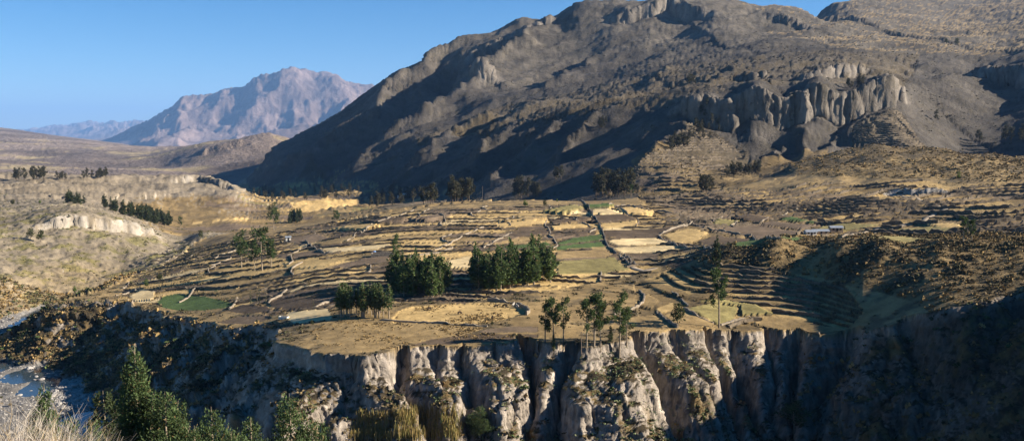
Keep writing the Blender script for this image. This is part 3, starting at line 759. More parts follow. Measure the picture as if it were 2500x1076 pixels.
# left bank: sandy dry slopes with bare white earth on the steep bits
i = np.nonzero(out & (GY > 440) & (GY < 2600) & (GX < -120) & ~rb & ((GX/GY < -0.30) | (GY < 1500)))[0]
lc = mix(np.tile(np.array((0.225, 0.187, 0.132)), (len(i), 1)), (0.17, 0.15, 0.065), sstep(0.0, 0.55, mid[i] + 0.5*fine[i])*sstep(1000, 700, GY[i]))
lc = mix(lc, STRAW, sstep(-26, -38, GZ[i])*sstep(700, 600, GY[i])*0.2)
lc = mix(lc, (0.32, 0.285, 0.235), np.clip(GROCK[i]*1.2 + sstep(0.70, 0.55, slope[i] + 0.1*fine[i]), 0, 1)*sstep(-0.75, -0.1, fine[i] + 0.5*mid[i]))
lc = mix(lc, (0.20, 0.165, 0.118), sstep(900, 1150, GY[i])*0.65*sstep(0.7, 0.85, slope[i]))
col[i] = lc
# valley floor
i = np.nonzero((GY > 950) & (GY < 2600) & (GZ < -34) & (GX < 60) & (slope > 0.9))[0]
h9 = hash01(np.floor((GY[i]+0.2*GX[i])/26), np.floor((GX[i]+20*big[i])/90), 83)
vcol = mix(np.tile(np.array(DRY)*0.75, (len(i), 1)), np.array(STRAW)*0.8, sstep(0.6, 0.65, h9)); vcol = mix(vcol, MAUVE, sstep(0.78, 0.8, h9)); vcol = mix(vcol, LEAN, sstep(0.94, 0.95, h9))
vcol = mix(vcol, SCRUB, sstep(0.1, 0.6, mid[i])*0.5)
col[i] = vcol
# near hill: dry grass tussocks
i = np.nonzero((~out) & (GY < 480) & (GZ > 4) & (GZONE == 0) & (GF < 0) & (GX > 60))[0]
col[i] = mix(np.tile(np.array(DRY)*0.7, (len(i), 1)), np.array(SCRUB)*0.75, sstep(-0.25, 0.45, mid[i] + 0.5*fine[i])*0.9)
# mountain
i = np.nonzero((GY > 860) & (GY < 5000) & (GZONE == 0) & ((GZ > -25) | (slope < 0.9)) & ~((GX < -120) & out & (GY < 2600) & ((GX/GY < -0.30) | (GY < 1500))))[0]
up_ = sstep(150, 330, GZ[i] + 60*big[i])
mc = mix(np.tile(np.array(MSOIL), (len(i), 1)), MGRASS, np.clip(0.75*up_ + 0.35*big[i] + 0.25*mid[i], 0, 1))
mc = mix(mc, (0.165, 0.145, 0.122), np.clip(GROCK[i]*1.0 + 0.3*sstep(0.35, 0.8, fbm(GX[i]/45, GY[i]/45, 3, 231))*sstep(0.86, 0.7, slope[i]), 0, 1))
mc = mix(mc, (0.06, 0.052, 0.037), sstep(0.15, 0.6, mid[i] + 0.3*fine[i])*0.6)
wh = (GY[i] < 1120) & (GX[i] > 150)
mc = np.where(wh[:, None], mix(mc, np.array(DRY)*0.62, np.clip(0.75 - 0.5*mid[i], 0, 1)), mc)
col[i] = mc
i = np.nonzero((GY > 1900) & (GX > 700) & (GZ > 200) & (slope > 0.97))[0]
col[i] = mix(col[i], (0.36, 0.26, 0.13), np.full(len(i), 0.6))
# far hills and ranges
i = np.nonzero(((GY > 2600) & (GX < -500)) | (GY > 5200))[0]
fc = mix(np.tile(np.array((0.25, 0.20, 0.165)), (len(i), 1)), (0.16, 0.128, 0.108), sstep(-0.2, 0.5, fbm(GX[i]/900, GY[i]/900, 4, 221)))
fc = mix(fc, (0.36, 0.29, 0.17), sstep(0.25, 0.6, fbm(GX[i]/330, GY[i]/330, 3, 225))*sstep(7500, 6000, GY[i]))
col[i] = fc
i = np.nonzero(GY > 13500)[0]
col[i] = col[i]*np.array((1.0, 0.93, 0.98))
# hand-laid fields
i = np.nonzero(GF >= 0)[0]
fcol = np.array([COVER[f[1]] for f in FIELDS])
col[i] = fcol[GF[i]]*(1 + 0.10*mid[i] + 0.10*fine[i])[:, None]
col = np.clip(col, 0.01, 0.8)

# ---- materials
def new_mat(name):
    m = bpy.data.materials.new(name); m.use_nodes = True
    nt = m.node_tree
    for n in list(nt.nodes):
        if n.type != 'OUTPUT_MATERIAL': nt.nodes.remove(n)
    b = nt.nodes.new('ShaderNodeBsdfPrincipled')
    b.inputs['Roughness'].default_value = 0.95
    b.inputs['Specular IOR Level'].default_value = 0.15
    nt.links.new(b.outputs[0], nt.nodes['Material Output'].inputs['Surface'])
    return m, nt, b

def N(nt, typ, **kw):
    n = nt.nodes.new(typ)
    for k, v in kw.items():
        if k in n.inputs: n.inputs[k].default_value = v
        else: setattr(n, k, v)
    return n

def land_mat(name, scale, contrast, bump, dist, furrow=None, dots=None):
    m, nt, b = new_mat(name)
    L = nt.links.new
    at = N(nt, 'ShaderNodeAttribute', attribute_name='cover')
    tc = N(nt, 'ShaderNodeTexCoord')
    nz = N(nt, 'ShaderNodeTexNoise', Scale=scale, Detail=9.0, Roughness=0.76)
    L(tc.outputs['Object'], nz.inputs['Vector'])
    mr = N(nt, 'ShaderNodeMapRange')
    mr.inputs['From Min'].default_value = 0.28; mr.inputs['From Max'].default_value = 0.72
    mr.inputs['To Min'].default_value = 1.0-contrast; mr.inputs['To Max'].default_value = 1.0+contrast
    L(nz.outputs['Fac'], mr.inputs['Value'])
    mul = N(nt, 'ShaderNodeMix', data_type='RGBA', blend_type='MULTIPLY'); mul.inputs['Factor'].default_value = 1.0
    n2 = N(nt, 'ShaderNodeTexNoise', Scale=scale*0.16, Detail=3.0, Roughness=0.6); L(tc.outputs['Object'], n2.inputs['Vector'])
    m2 = N(nt, 'ShaderNodeMapRange'); m2.inputs['From Min'].default_value = 0.3; m2.inputs['From Max'].default_value = 0.7; m2.inputs['To Min'].default_value = 0.72; m2.inputs['To Max'].default_value = 1.25
    L(n2.outputs['Fac'], m2.inputs['Value'])
    mm = N(nt, 'ShaderNodeMath', operation='MULTIPLY'); L(mr.outputs[0], mm.inputs[0]); L(m2.outputs[0], mm.inputs[1])
    L(at.outputs['Color'], mul.inputs['A']); L(mm.outputs[0], mul.inputs['B'])
    src = mul.outputs['Result']; hsrc = nz.outputs['Fac']
    if dots:                      # low bushes too small to build one by one
        ds, th, dc = dots
        vz = N(nt, 'ShaderNodeTexNoise', Scale=ds, Detail=3.0, Roughness=0.6)
        L(tc.outputs['Object'], vz.inputs['Vector'])
        r2 = N(nt, 'ShaderNodeMapRange'); r2.inputs['From Min'].default_value = th; r2.inputs['From Max'].default_value = th+0.06
        L(vz.outputs['Fac'], r2.inputs['Value'])
        mx = N(nt, 'ShaderNodeMix', data_type='RGBA'); mx.inputs['B'].default_value = (*dc, 1)
        sc = N(nt, 'ShaderNodeMath', operation='MULTIPLY'); sc.inputs[1].default_value = 0.75
        L(r2.outputs[0], sc.inputs[0]); L(sc.outputs[0], mx.inputs['Factor']); L(src, mx.inputs['A'])
        src = mx.outputs['Result']
        ad = N(nt, 'ShaderNodeMath', operation='ADD'); L(hsrc, ad.inputs[0])
        hs = N(nt, 'ShaderNodeMath', operation='MULTIPLY'); hs.inputs[1].default_value = 0.5; L(r2.outputs[0], hs.inputs[0]); L(hs.outputs[0], ad.inputs[1])
        hsrc = ad.outputs[0]
    if furrow:
        fs, rot, fa = furrow
        mp = N(nt, 'ShaderNodeMapping'); mp.inputs['Rotation'].default_value = (0, 0, rot)
        L(tc.outputs['Object'], mp.inputs['Vector'])
        wv = N(nt, 'ShaderNodeTexWave', Scale=fs, Distortion=1.5, Detail=2.0)
        wv.inputs['Detail Scale'].default_value = 0.4
        L(mp.outputs[0], wv.inputs['Vector'])
        r3 = N(nt, 'ShaderNodeMapRange'); r3.inputs['To Min'].default_value = 1-fa; r3.inputs['To Max'].default_value = 1+fa*0.6
        L(wv.outputs['Fac'], r3.inputs['Value'])
        m3 = N(nt, 'ShaderNodeMix', data_type='RGBA', blend_type='MULTIPLY'); m3.inputs['Factor'].default_value = 1.0
        L(src, m3.inputs['A']); L(r3.outputs[0], m3.inputs['B']); src = m3.outputs['Result']
        ad = N(nt, 'ShaderNodeMath', operation='ADD'); L(hsrc, ad.inputs[0]); L(wv.outputs['Fac'], ad.inputs[1]); hsrc = ad.outputs[0]
    L(src, b.inputs['Base Color'])
    bp = N(nt, 'ShaderNodeBump', Strength=bump, Distance=dist)
    L(hsrc, bp.inputs['Height']); L(bp.outputs[0], b.inputs['Normal'])
    return m

M_TERR = land_mat('dry terrace soil', 0.12, 0.55, 0.9, 1.0)
M_CLIFF = land_mat('eroded tuff', 0.16, 0.6, 1.0, 2.2)
M_BANK = land_mat('sandy bank', 0.06, 0.50, 0.9, 1.5, dots=(0.22, 0.64, (0.10, 0.095, 0.05)))
M_MOUNT = land_mat('mountain scree and grass', 0.018, 0.60, 1.0, 7.0, dots=(0.10, 0.66, (0.05, 0.045, 0.03)))
M_HILLG = land_mat('tussock grass', 0.07, 0.7, 1.0, 2.2, dots=(0.30, 0.55, (0.06, 0.05, 0.025)))
M_FAR = land_mat('far range', 0.0012, 0.5, 1.0, 110.0)
M_BED = land_mat('river gravel', 0.35, 0.5, 1.0, 0.8)
M_FIELD = {
 'STRAW': land_mat('straw field', 0.25, 0.45, 0.7, 0.5), 'PALE': land_mat('pale stubble', 0.25, 0.30, 0.6, 0.3), 'DRY': land_mat('dry grass field', 0.2, 0.5, 0.8, 0.5),
 'PLOUGH': land_mat('ploughed soil', 0.3, 0.35, 0.9, 0.4, (0.30, 1.1, 0.30)), 'MAUVE': land_mat('bare soil', 0.3, 0.35, 0.8, 0.3, (0.4, 0.5, 0.18)),
 'GREEN': land_mat('alfalfa', 0.5, 0.35, 0.9, 0.5), 'LEAN': land_mat('thin pasture', 0.22, 0.5, 0.8, 0.4)}

def link(o):
    scene.collection.objects.link(o); return o

def mesh_obj(name, verts, faces, mat, parent=None, smooth=False, cols=None):
    me = bpy.data.meshes.new(name)
    verts = np.asarray(verts, np.float32); faces = np.asarray(faces, np.int32)
    k = faces.shape[1]
    me.vertices.add(len(verts)); me.vertices.foreach_set('co', verts.ravel())
    me.loops.add(faces.size); me.loops.foreach_set('vertex_index', faces.ravel())
    me.polygons.add(len(faces)); me.polygons.foreach_set('loop_start', np.arange(0, faces.size, k, dtype=np.int32))
    me.polygons.foreach_set('use_smooth', np.full(len(faces), smooth))
    if cols is not None:
        at = me.color_attributes.new('cover', 'FLOAT_COLOR', 'POINT')
        at.data.foreach_set('color', np.c_[cols, np.ones(len(cols))].astype(np.float32).ravel())
    me.update(calc_edges=True); me.validate()
    o = bpy.data.objects.new(name, me)
    if mat is not None: me.materials.append(mat)
    if parent is not None: o.parent = parent
    return link(o)

# ---- cut the sheet into the pieces of the setting
ci = np.arange(NC-1)[:, None]; ri = np.arange(NR-1)[None, :]
v00 = (ci*NR + ri); quads = np.stack([v00, v00+NR, v00+NR+1, v00+1], -1).reshape(-1, 4)
cls = np.zeros(NG, int)                                     # 0 terraced plateau
cls[(GY > 860)] = 5
cls[(GY > 700) & (GX > 160) & (GZ > 24)] = 8                # grass hill
cls[(GY > 1075)] = 5
cls[out & (GY < 560)] = 1
cls[out & (GY < 205)] = 3
cls[rb] = 2
cls[out & (GY > 440) & (GX < -120) & ~rb & ((GY > 560) | (GX < -250))] = 4
cls[(GY > 1000) & (GZ < -30) & (GX < 60) & (slope > 0.9)] = 9
cls[out & (GY > 440) & (GY < 2300) & (GX < -120) & ~rb & (GX/GY < -0.30) & ((GY > 560) | (GX < -250))] = 4
cls[((GY > 2600) & (GX < -500)) | (GY > 5200)] = 6
cls[GY > 13500] = 7
cls[(~out) & (GY < 480) & (GZ > 4) & (GZONE == 0) & (GX > 60)] = 10
cls[GF >= 0] = 100 + GF[GF >= 0]
qc = np.sort(cls[quads], axis=1)
fcls = qc[:, 1]
NAMES = {0: ('terraced_plateau', M_TERR), 1: ('gorge_wall', M_CLIFF), 2: ('river_bed', M_BED), 3: ('near_hillside', M_TERR), 4: ('left_bank_hills', M_BANK), 5: ('mountain', M_MOUNT),
         6: ('valley_hills', M_FAR), 7: ('distant_mountains', M_FAR), 8: ('grass_hill', M_HILLG), 9: ('valley_floor', M_TERR), 10: ('near_hill', M_HILLG)}
ALLV = np.stack([GX, GY, GZ], -1)
for c in np.unique(fcls):
    f = quads[fcls == c]
    u, inv = np.unique(f, return_inverse=True)
    if c >= 100:
        fd = FIELDS[c-100]
        o = mesh_obj('field', ALLV[u], inv.reshape(-1, 4), M_FIELD[fd[1]], None, True, col[u])
        o['label'] = fd[3]; o['category'] = 'field'
    else:
        o = mesh_obj(NAMES[c][0], ALLV[u], inv.reshape(-1, 4), NAMES[c][1], None, True, col[u])
    o['kind'] = 'structure'

# ------------------------------------------------------------------ the air
def haze_box():
    lo, hi = (-130000, -60, -900), (180000, 93000, 2900)
    v = [(x, y, z) for x in (lo[0], hi[0]) for y in (lo[1], hi[1]) for z in (lo[2], hi[2])]
    f = [(0,1,3,2),(4,6,7,5),(0,4,5,1),(2,3,7,6),(0,2,6,4),(1,5,7,3)]
    m = bpy.data.materials.new('thin blue haze'); m.use_nodes = True
    nt = m.node_tree; nt.nodes.clear()
    o = nt.nodes.new('ShaderNodeOutputMaterial'); p = nt.nodes.new('ShaderNodeVolumePrincipled')
    p.inputs['Color'].default_value = (0.27, 0.52, 1.0, 1)
    p.inputs['Density'].default_value = HAZE
    p.inputs['Anisotropy'].default_value = 0.0
    nt.links.new(p.outputs[0], o.inputs['Volume'])
    ob = mesh_obj('haze', v, f, m); ob['kind'] = 'stuff'; ob['label'] = 'thin blue haze filling the valley air'; ob['category'] = 'haze'
HAZE = 2.1e-5
haze_box()

DR_X = GX.reshape(NC, NR); DR_Y = GY.reshape(NC, NR); DR_Z = GZ.reshape(NC, NR)
def hits(uv, d0=0.0):
    """where lines of sight through photo pixels first meet the finished ground"""
    uv = np.asarray(uv, float); a, e = ray(uv[:, 0], uv[:, 1]); o = []
    for k in range(len(a)):
        c = int(np.clip(np.searchsorted(ucol, a[k]), 1, NC-1))
        if abs(ucol[c-1]-a[k]) < abs(ucol[c]-a[k]): c -= 1
        y_, z_ = DR_Y[c], DR_Z[c]
        m = (CAM_Z + e[k]*y_ < z_) & (y_ > 225)
        i = int(np.argmax(m)) if m.any() else NR-2
        o.append((a[k]*y_[i], y_[i], z_[i]))
    return np.array(o)
def land_at(x, y):
    x = np.atleast_1d(np.asarray(x, float)); y = np.atleast_1d(np.asarray(y, float)); o = np.empty(len(x))
    for k in range(len(x)):
        a = x[k]/y[k]; c = int(np.clip(np.searchsorted(ucol, a), 1, NC-1)); f = (a-ucol[c-1])/(ucol[c]-ucol[c-1])
        o[k] = np.interp(y[k], DR[c-1], DR_Z[c-1])*(1-f) + np.interp(y[k], DR[c], DR_Z[c])*f
    return o

# ------------------------------------------------------------------ placing things on the ground
def in_poly(poly, n):
    us = [p[0] for p in poly]; vs_ = [p[1] for p in poly]
    o = []
    while len(o) < n:
        u = random.uniform(min(us), max(us)); v = random.uniform(min(vs_), max(vs_))
        if inside(poly, np.array([u]), np.array([v]))[0]: o.append((u, v))
    return o

def tag(o, label, cat, group=None):
    o['label'] = label; o['category'] = cat
    if group: o['group'] = group
    return o

def simple_mat(name, colr, var=0.3, scale=3.0, bump=0.4, rough=0.9, attr=False, trans=False):
    m, nt, b = new_mat(name)
    L = nt.links.new
    tc = N(nt, 'ShaderNodeTexCoord')
    nz = N(nt, 'ShaderNodeTexNoise', Scale=scale, Detail=5.0, Roughness=0.6)
    L(tc.outputs['Object'], nz.inputs['Vector'])
    mr = N(nt, 'ShaderNodeMapRange'); mr.inputs['From Min'].default_value = 0.3; mr.inputs['From Max'].default_value = 0.7
    mr.inputs['To Min'].default_value = 1-var; mr.inputs['To Max'].default_value = 1+var
    L(nz.outputs['Fac'], mr.inputs['Value'])
    mx = N(nt, 'ShaderNodeMix', data_type='RGBA', blend_type='MULTIPLY'); mx.inputs['Factor'].default_value = 1.0
    if attr:
        at = N(nt, 'ShaderNodeAttribute', attribute_name='cover'); L(at.outputs['Color'], mx.inputs['A'])
    else:
        mx.inputs['A'].default_value = (*colr, 1)
    L(mr.outputs[0], mx.inputs['B']); L(mx.outputs['Result'], b.inputs['Base Color'])
    b.inputs['Roughness'].default_value = rough
    if bump:
        bp = N(nt, 'ShaderNodeBump', Strength=bump, Distance=0.05); L(nz.outputs['Fac'], bp.inputs['Height']); L(bp.outputs[0], b.inputs['Normal'])
    if trans:
        t = N(nt, 'ShaderNodeBsdfTranslucent'); L(mx.outputs['Result'], t.inputs['Color'])
        ms = N(nt, 'ShaderNodeMixShader'); ms.inputs[0].default_value = 0.3
        L(b.outputs[0], ms.inputs[1]); L(t.outputs[0], ms.inputs[2]); L(ms.outputs[0], nt.nodes['Material Output'].inputs['Surface'])
    return m

M_LEAF = simple_mat('leaves', None, 0.35, 0.9, 0, 0.7, attr=True, trans=True)
M_BARK = simple_mat('pale bark', (0.27, 0.22, 0.16), 0.4, 2.0)
M_DBARK = simple_mat('dark bark', (0.12, 0.09, 0.065), 0.4, 2.0)
M_BUSH = simple_mat('scrub foliage', None, 0.3, 1.2, 0, 0.9, attr=True)
M_STONE = simple_mat('dry stone wall', (0.23, 0.195, 0.15), 0.45, 1.3, 0.8)
M_ROCK = simple_mat('river boulder', (0.30, 0.285, 0.265), 0.35, 1.0, 0.6)
M_WHITE = simple_mat('whitewash', (0.6, 0.57, 0.5), 0.12, 1.0)
M_ADOBE = simple_mat('adobe wall', (0.33, 0.25, 0.17), 0.25, 1.5)
M_TIN = simple_mat('corrugated sheet', (0.24, 0.27, 0.31), 0.2, 1.0, 0.2, 0.45)
M_DARK = simple_mat('dark opening', (0.03, 0.028, 0.025), 0.2, 1.0)
M_WOOD = simple_mat('weathered pole', (0.20, 0.15, 0.11), 0.3, 3.0)
M_BLUE = simple_mat('blue tank', (0.12, 0.22, 0.42), 0.15, 1.0, 0, 0.5)
M_TRACK = land_mat('packed dirt', 0.3, 0.3, 0.6, 0.2)

# ---- tree building
def tube(pts, rad, n=6):
    """tapered tube along points -> verts, quads"""
    V, Fq = [], []
    pts = [Vector(p) for p in pts]
    for i, p in enumerate(pts):
        t = (pts[min(i+1, len(pts)-1)] - pts[max(i-1, 0)]).normalized()
        a = t.orthogonal().normalized(); b = t.cross(a)
        for k in range(n):
            an = 2*math.pi*k/n
            V.append(p + (a*math.cos(an) + b*math.sin(an))*rad[i])
    for i in range(len(pts)-1):
        for k in range(n):
            Fq.append((i*n+k, i*n+(k+1) % n, (i+1)*n+(k+1) % n, (i+1)*n+k))
    return [tuple(v) for v in V], Fq

def join(parts):
    V, Fq = [], []
    for v, f in parts:
        o = len(V); V += list(v); Fq += [tuple(i+o for i in q_) for q_ in f]
    return V, Fq

def leaves(centers, radii, n, size, seed, base=(0.075, 0.11, 0.035), asp=2.2, shell=0.55, up=0.35, var=0.35):
    """n leaf sprays spread through the volume of the blobs, thinner inside"""
    r = np.random.default_rng(seed)
    C = np.asarray(centers, float); R = np.asarray(radii, float)
    w = (R[:, 0]*R[:, 1]*R[:, 2])**0.75; w /= w.sum()
    k = r.choice(len(C), n, p=w)
    d = r.normal(size=(n, 3)); d /= np.linalg.norm(d, axis=1, keepdims=True)
    rr = shell + (1-shell)*r.random(n)**0.6
    rr *= 1 + 0.18*r.normal(size=n)
    P = C[k] + d*R[k]*rr[:, None]
    ax = d*0.8 + r.normal(size=(n, 3))*0.55; ax[:, 2] += up
    ax /= np.linalg.norm(ax, axis=1, keepdims=True)
    sd = np.cross(ax, r.normal(size=(n, 3))); sd /= np.linalg.norm(sd, axis=1, keepdims=True) + 1e-9
    s = size*(0.6 + 0.8*r.random(n))
    a = ax*s[:, None]; b = sd*(s/asp)[:, None]
    nb = np.cross(ax, sd)*(0.18*s)[:, None]
    V = np.stack([P-a*0.5, P+b*0.5+nb, P+a*0.5, P-b*0.5+nb], 1).reshape(-1, 3)
    Fq = np.arange(4*n).reshape(n, 4)
    clump = r.random(len(C))[k]
    t = 1 - var + 2*var*(0.6*clump + 0.4*r.random(n))
    col_ = np.array(base)[None, :]*t[:, None]
    dry = r.random(n) < 0.06
    col_[dry] = np.array((0.16, 0.12, 0.055))
    return V, Fq, np.repeat(col_, 4, axis=0)

class Proto:
    def __init__(self, h, trunk, crown, bark):
        self.h = h
        self.t = mesh_obj('trunk', trunk[0], trunk[1], bark, None, True)
        self.c = mesh_obj('crown', crown[0], crown[1], M_LEAF, None, False, crown[2])
        for o in (self.t, self.c): scene.collection.objects.unlink(o)

def column_proto(seed, h=17.0, w=1.7, clear=0.16, n=620, size=0.95, base=(0.052, 0.082, 0.028), bark=None):
    r = random.Random(seed)
    lean = r.uniform(-0.5, 0.5)
    T = tube([(0, 0, -1.0), (lean*0.3, 0, h*0.4), (lean, 0, h*0.97)], [0.24, 0.17, 0.04], 5)
    C, R = [], []
    k = 9
    for i in range(k):
        f = i/(k-1)
        z = h*(clear + (0.96-clear)*f)
        rad = w*(0.55 + 0.75*math.sin(math.pi*min(1, f*0.9+0.12)))*(1-0.55*f)
        C.append((lean*z/h + r.uniform(-.4, .4)*rad, r.uniform(-.4, .4)*rad, z)); R.append((rad*r.uniform(.7, 1.1), rad*r.uniform(.7, 1.1), h*0.075*r.uniform(.8, 1.3)))
    for i in range(7):
        f = r.uniform(0.1, 0.9); z = h*(clear + (0.95-clear)*f); an = r.uniform(0, 6.3)
        rad = w*(1-0.5*f)
        C.append((math.cos(an)*rad*0.8, math.sin(an)*rad*0.8, z)); R.append((rad*.5, rad*.5, h*0.06))
    L = leaves(C, R, n, size, seed, base, 2.0, 0.5, 0.6)
    return Proto(h, T, L, bark or M_BARK)

def open_proto(seed, h=16.0, w=3.2, n=900, size=0.75, limbs=7, clear=0.32, base=(0.07, 0.105, 0.035), bark=None, lump=1.35):
    r = random.Random(seed)
    lean = r.uniform(-0.8, 0.8)
    parts = [tube([(0, 0, -1.5), (lean*0.2, 0.1, h*0.35), (lean*0.7, 0, h*0.7), (lean, 0, h*0.95)], [0.30, 0.22, 0.13, 0.03], 6)]
    C, R = [(lean, 0, h*0.93)], [(lump*0.75, lump*0.75, lump*0.9)]
    for i in range(limbs):
        f = clear + (0.9-clear)*(i+0.4*r.random())/limbs
        z0 = h*f; an = i*2.4 + r.uniform(-.4, .4); ln = w*(1.05-0.6*f)*r.uniform(.7, 1.1)
        b = (lean*f, 0, z0); tip = (b[0]+math.cos(an)*ln, math.sin(an)*ln, z0+h*0.13*r.uniform(.6, 1.3))
        mid_ = ((b[0]+tip[0])/2, tip[1]/2, z0 + 0.35*(tip[2]-z0))
        parts.append(tube([b, mid_, tip], [0.10, 0.07, 0.02], 4))
        for q_ in range(3):
            g = 0.55 + 0.25*q_
            C.append((b[0]+(tip[0]-b[0])*g + r.uniform(-.35, .35), b[1]+(tip[1]-b[1])*g + r.uniform(-.35, .35), z0+(tip[2]-z0)*g + r.uniform(0, .9)))
            k = lump*r.uniform(.5, 1.0); R.append((k, k, k*1.15))
    L = leaves(C, R, n, size, seed, base, 2.2, 0.35, 0.2)
    return Proto(h, join(parts), L, bark or M_BARK)

def round_proto(seed, h=5.0, n=420, size=0.55, base=(0.05, 0.062, 0.022), clear=0.2, w=None):
    r = random.Random(seed); w = w or h*0.42
    parts = [tube([(0, 0, -0.6), (0.1, 0, h*0.5)], [0.16*h/5, 0.06*h/5], 5)]
    C, R = [], []
    for i in range(9):
        an = r.uniform(0, 6.3); f = r.random()
        z = h*(clear + 0.15 + 0.6*f); rad = w*(0.65 - 0.35*abs(f-0.4))*r.uniform(.3, 1.0)
        C.append((math.cos(an)*rad, math.sin(an)*rad, z)); k = w*r.uniform(.34, .55); R.append((k, k, k*1.1))
    L = leaves(C, R, n, size, seed, base, 1.8, 0.4, 0.2)
    return Proto(h, join(parts), L, M_DBARK)

def spray_proto(seed, h=22.0, w=2.2, n=15000, size=0.34, base=(0.07, 0.105, 0.04), tops=3):
    """foreground tree: feathery plumes stacked round a leaning leader, with side leaders"""
    r = random.Random(seed)
    parts = []; C, R = [], []
    def leader(x0, y0, z0, hh, ww, lean, an):
        pts = [(x0 + math.cos(an)*lean*f, y0 + math.sin(an)*lean*f, z0 + hh*f) for f in (0, .35, .7, 1)]
        parts.append(tube(pts, [0.017*hh, 0.012*hh, 0.007*hh, 0.015], 6))
        m_ = int(hh*1.7)
        for i in range(m_):
            f = 0.30 + 0.69*i/m_
            rad = ww*(1-f)**0.55*r.uniform(.65, 1.15) + 0.25
            a2 = r.uniform(0, 6.3)
            cx = x0 + math.cos(an)*lean*f; cy = y0 + math.sin(an)*lean*f; cz = z0 + hh*f
            for q_ in range(2):
                a2 += 2.2
                C.append((cx+math.cos(a2)*rad*0.62, cy+math.sin(a2)*rad*0.62, cz + r.uniform(-.2, .4)))
                R.append((rad*.52, rad*.52, 0.42*rad+0.28))
            if r.random() < 0.5:
                parts.append(tube([(cx, cy, cz-0.3), (cx+math.cos(a2)*rad*0.8, cy+math.sin(a2)*rad*0.8, cz+0.5)], [0.035, 0.01], 3))
    leader(0, 0, -1, h+1, w, r.uniform(-0.8, 0.8), 0)
    for i in range(tops-1):
        an = r.uniform(0, 6.3)
        leader(math.cos(an)*0.8, math.sin(an)*0.8, h*0.35*r.random()+h*0.2, h*r.uniform(.32, .5), w*0.7, 1.6, an)
    L = leaves(C, R, n, size, seed, base, 3.2, 0.25, 0.75, 0.45)
    return Proto(h, join(parts), L, M_BARK)

COL = [column_proto(300+i, 17, 1.5+0.25*(i % 3), 0.12+0.05*(i % 3), 620, 0.95, (0.062+0.010*i, 0.095+0.013*i, 0.036+0.003*i)) for i in range(6)]
COLT = [column_proto(320+i, 17, 1.45, 0.34, 430, 0.9, (0.095, 0.135, 0.05)) for i in range(3)]
DARKC = [column_proto(340+i, 16, 2.0, 0.10, 420, 1.3, (0.05, 0.066, 0.03), M_DBARK) for i in range(3)]
FARC = [open_proto(350+i, 16, 3.2, 330, 1.5, 8, 0.14, (0.060, 0.060, 0.036), M_DBARK, 1.9) for i in range(4)]
OPEN = [open_proto(360+i, 16, 2.6+0.3*i) for i in range(4)]
WIDE = [open_proto(370+i, 15, 4.6, 1000, 0.9, 9, 0.25, (0.055, 0.088, 0.03), None, 1.9) for i in range(2)]
ROUND = [round_proto(380+i) for i in range(3)]
GBUSH = [round_proto(385+i, 5, 380, 0.55, (0.10, 0.15, 0.035)) for i in range(2)]
POPLAR = [column_proto(390+i, 12, 0.5, 0.08, 160, 0.7, (0.075, 0.085, 0.04)) for i in range(2)]
SPRAY = [spray_proto(400, 24, 3.0, 22000, 0.40, tops=3), spray_proto(401, 22, 4.2, 19000, 0.42), spray_proto(402, 20, 4.4, 19000, 0.42, tops=5)]
SHADE = [spray_proto(405, 20, 3.6, 9000, 0.55, (0.04, 0.055, 0.022))]  # darker leaf colour carries the shade this tree stands in

def plant(name, proto, loc, h, label, cat, group=None, rz=None, wide=1.0):
    o = bpy.data.objects.new(name, None); link(o)
    o.empty_display_size = 0.5
    s = h/proto.h
    o.location = loc; o.scale = (s*wide, s*wide, s); o.rotation_euler = (0, 0, random.uniform(0, 6.28) if rz is None else rz)
    tag(o, label, cat, group)
    for p in (proto.t, proto.c):
        c = p.copy(); scene.collection.objects.link(c); c.parent = o
    return o

def px_h(d, dv): return dv/F0*d*1.01

JOBS = []   # (name, proto, (u, v), height in m or ('px', v_top), label, cat, group, wide)
def job(name, proto, u, v, hh, label, cat='tree', group=None, wide=1.0, snap=None):
    JOBS.append((name, proto, u, v, hh, label, cat, group, wide, snap))

# three planted groves on the plateau
for u, v in in_poly([(1160,708),(1158,688),(1330,664),(1346,690),(1290,702),(1200,713)], 60):
    job('eucalyptus_tree', random.choice(COL), u, v, random.uniform(12.5, 17.8), 'tall dark eucalyptus in the largest square grove on the plateau', 'tree', 'largest square eucalyptus grove', 1.65)
for u, v in in_poly([(950,718),(955,695),(1075,700),(1104,712),(1085,728),(1000,730)], 44):
    job('eucalyptus_tree', random.choice(COL), u, v, random.uniform(11.0, 16.0), 'dark eucalyptus in the middle grove, just left of the largest grove', 'tree', 'middle eucalyptus grove', 1.5)
for u, v in in_poly([(822,777),(830,764),(945,764),(958,778),(900,782)], 30):
    job('eucalyptus_tree', random.choice(COLT), u, v, random.uniform(10.0, 13.2), 'slim bare-legged eucalyptus in the nearest and smallest grove', 'tree', 'nearest small eucalyptus grove', 1.45)
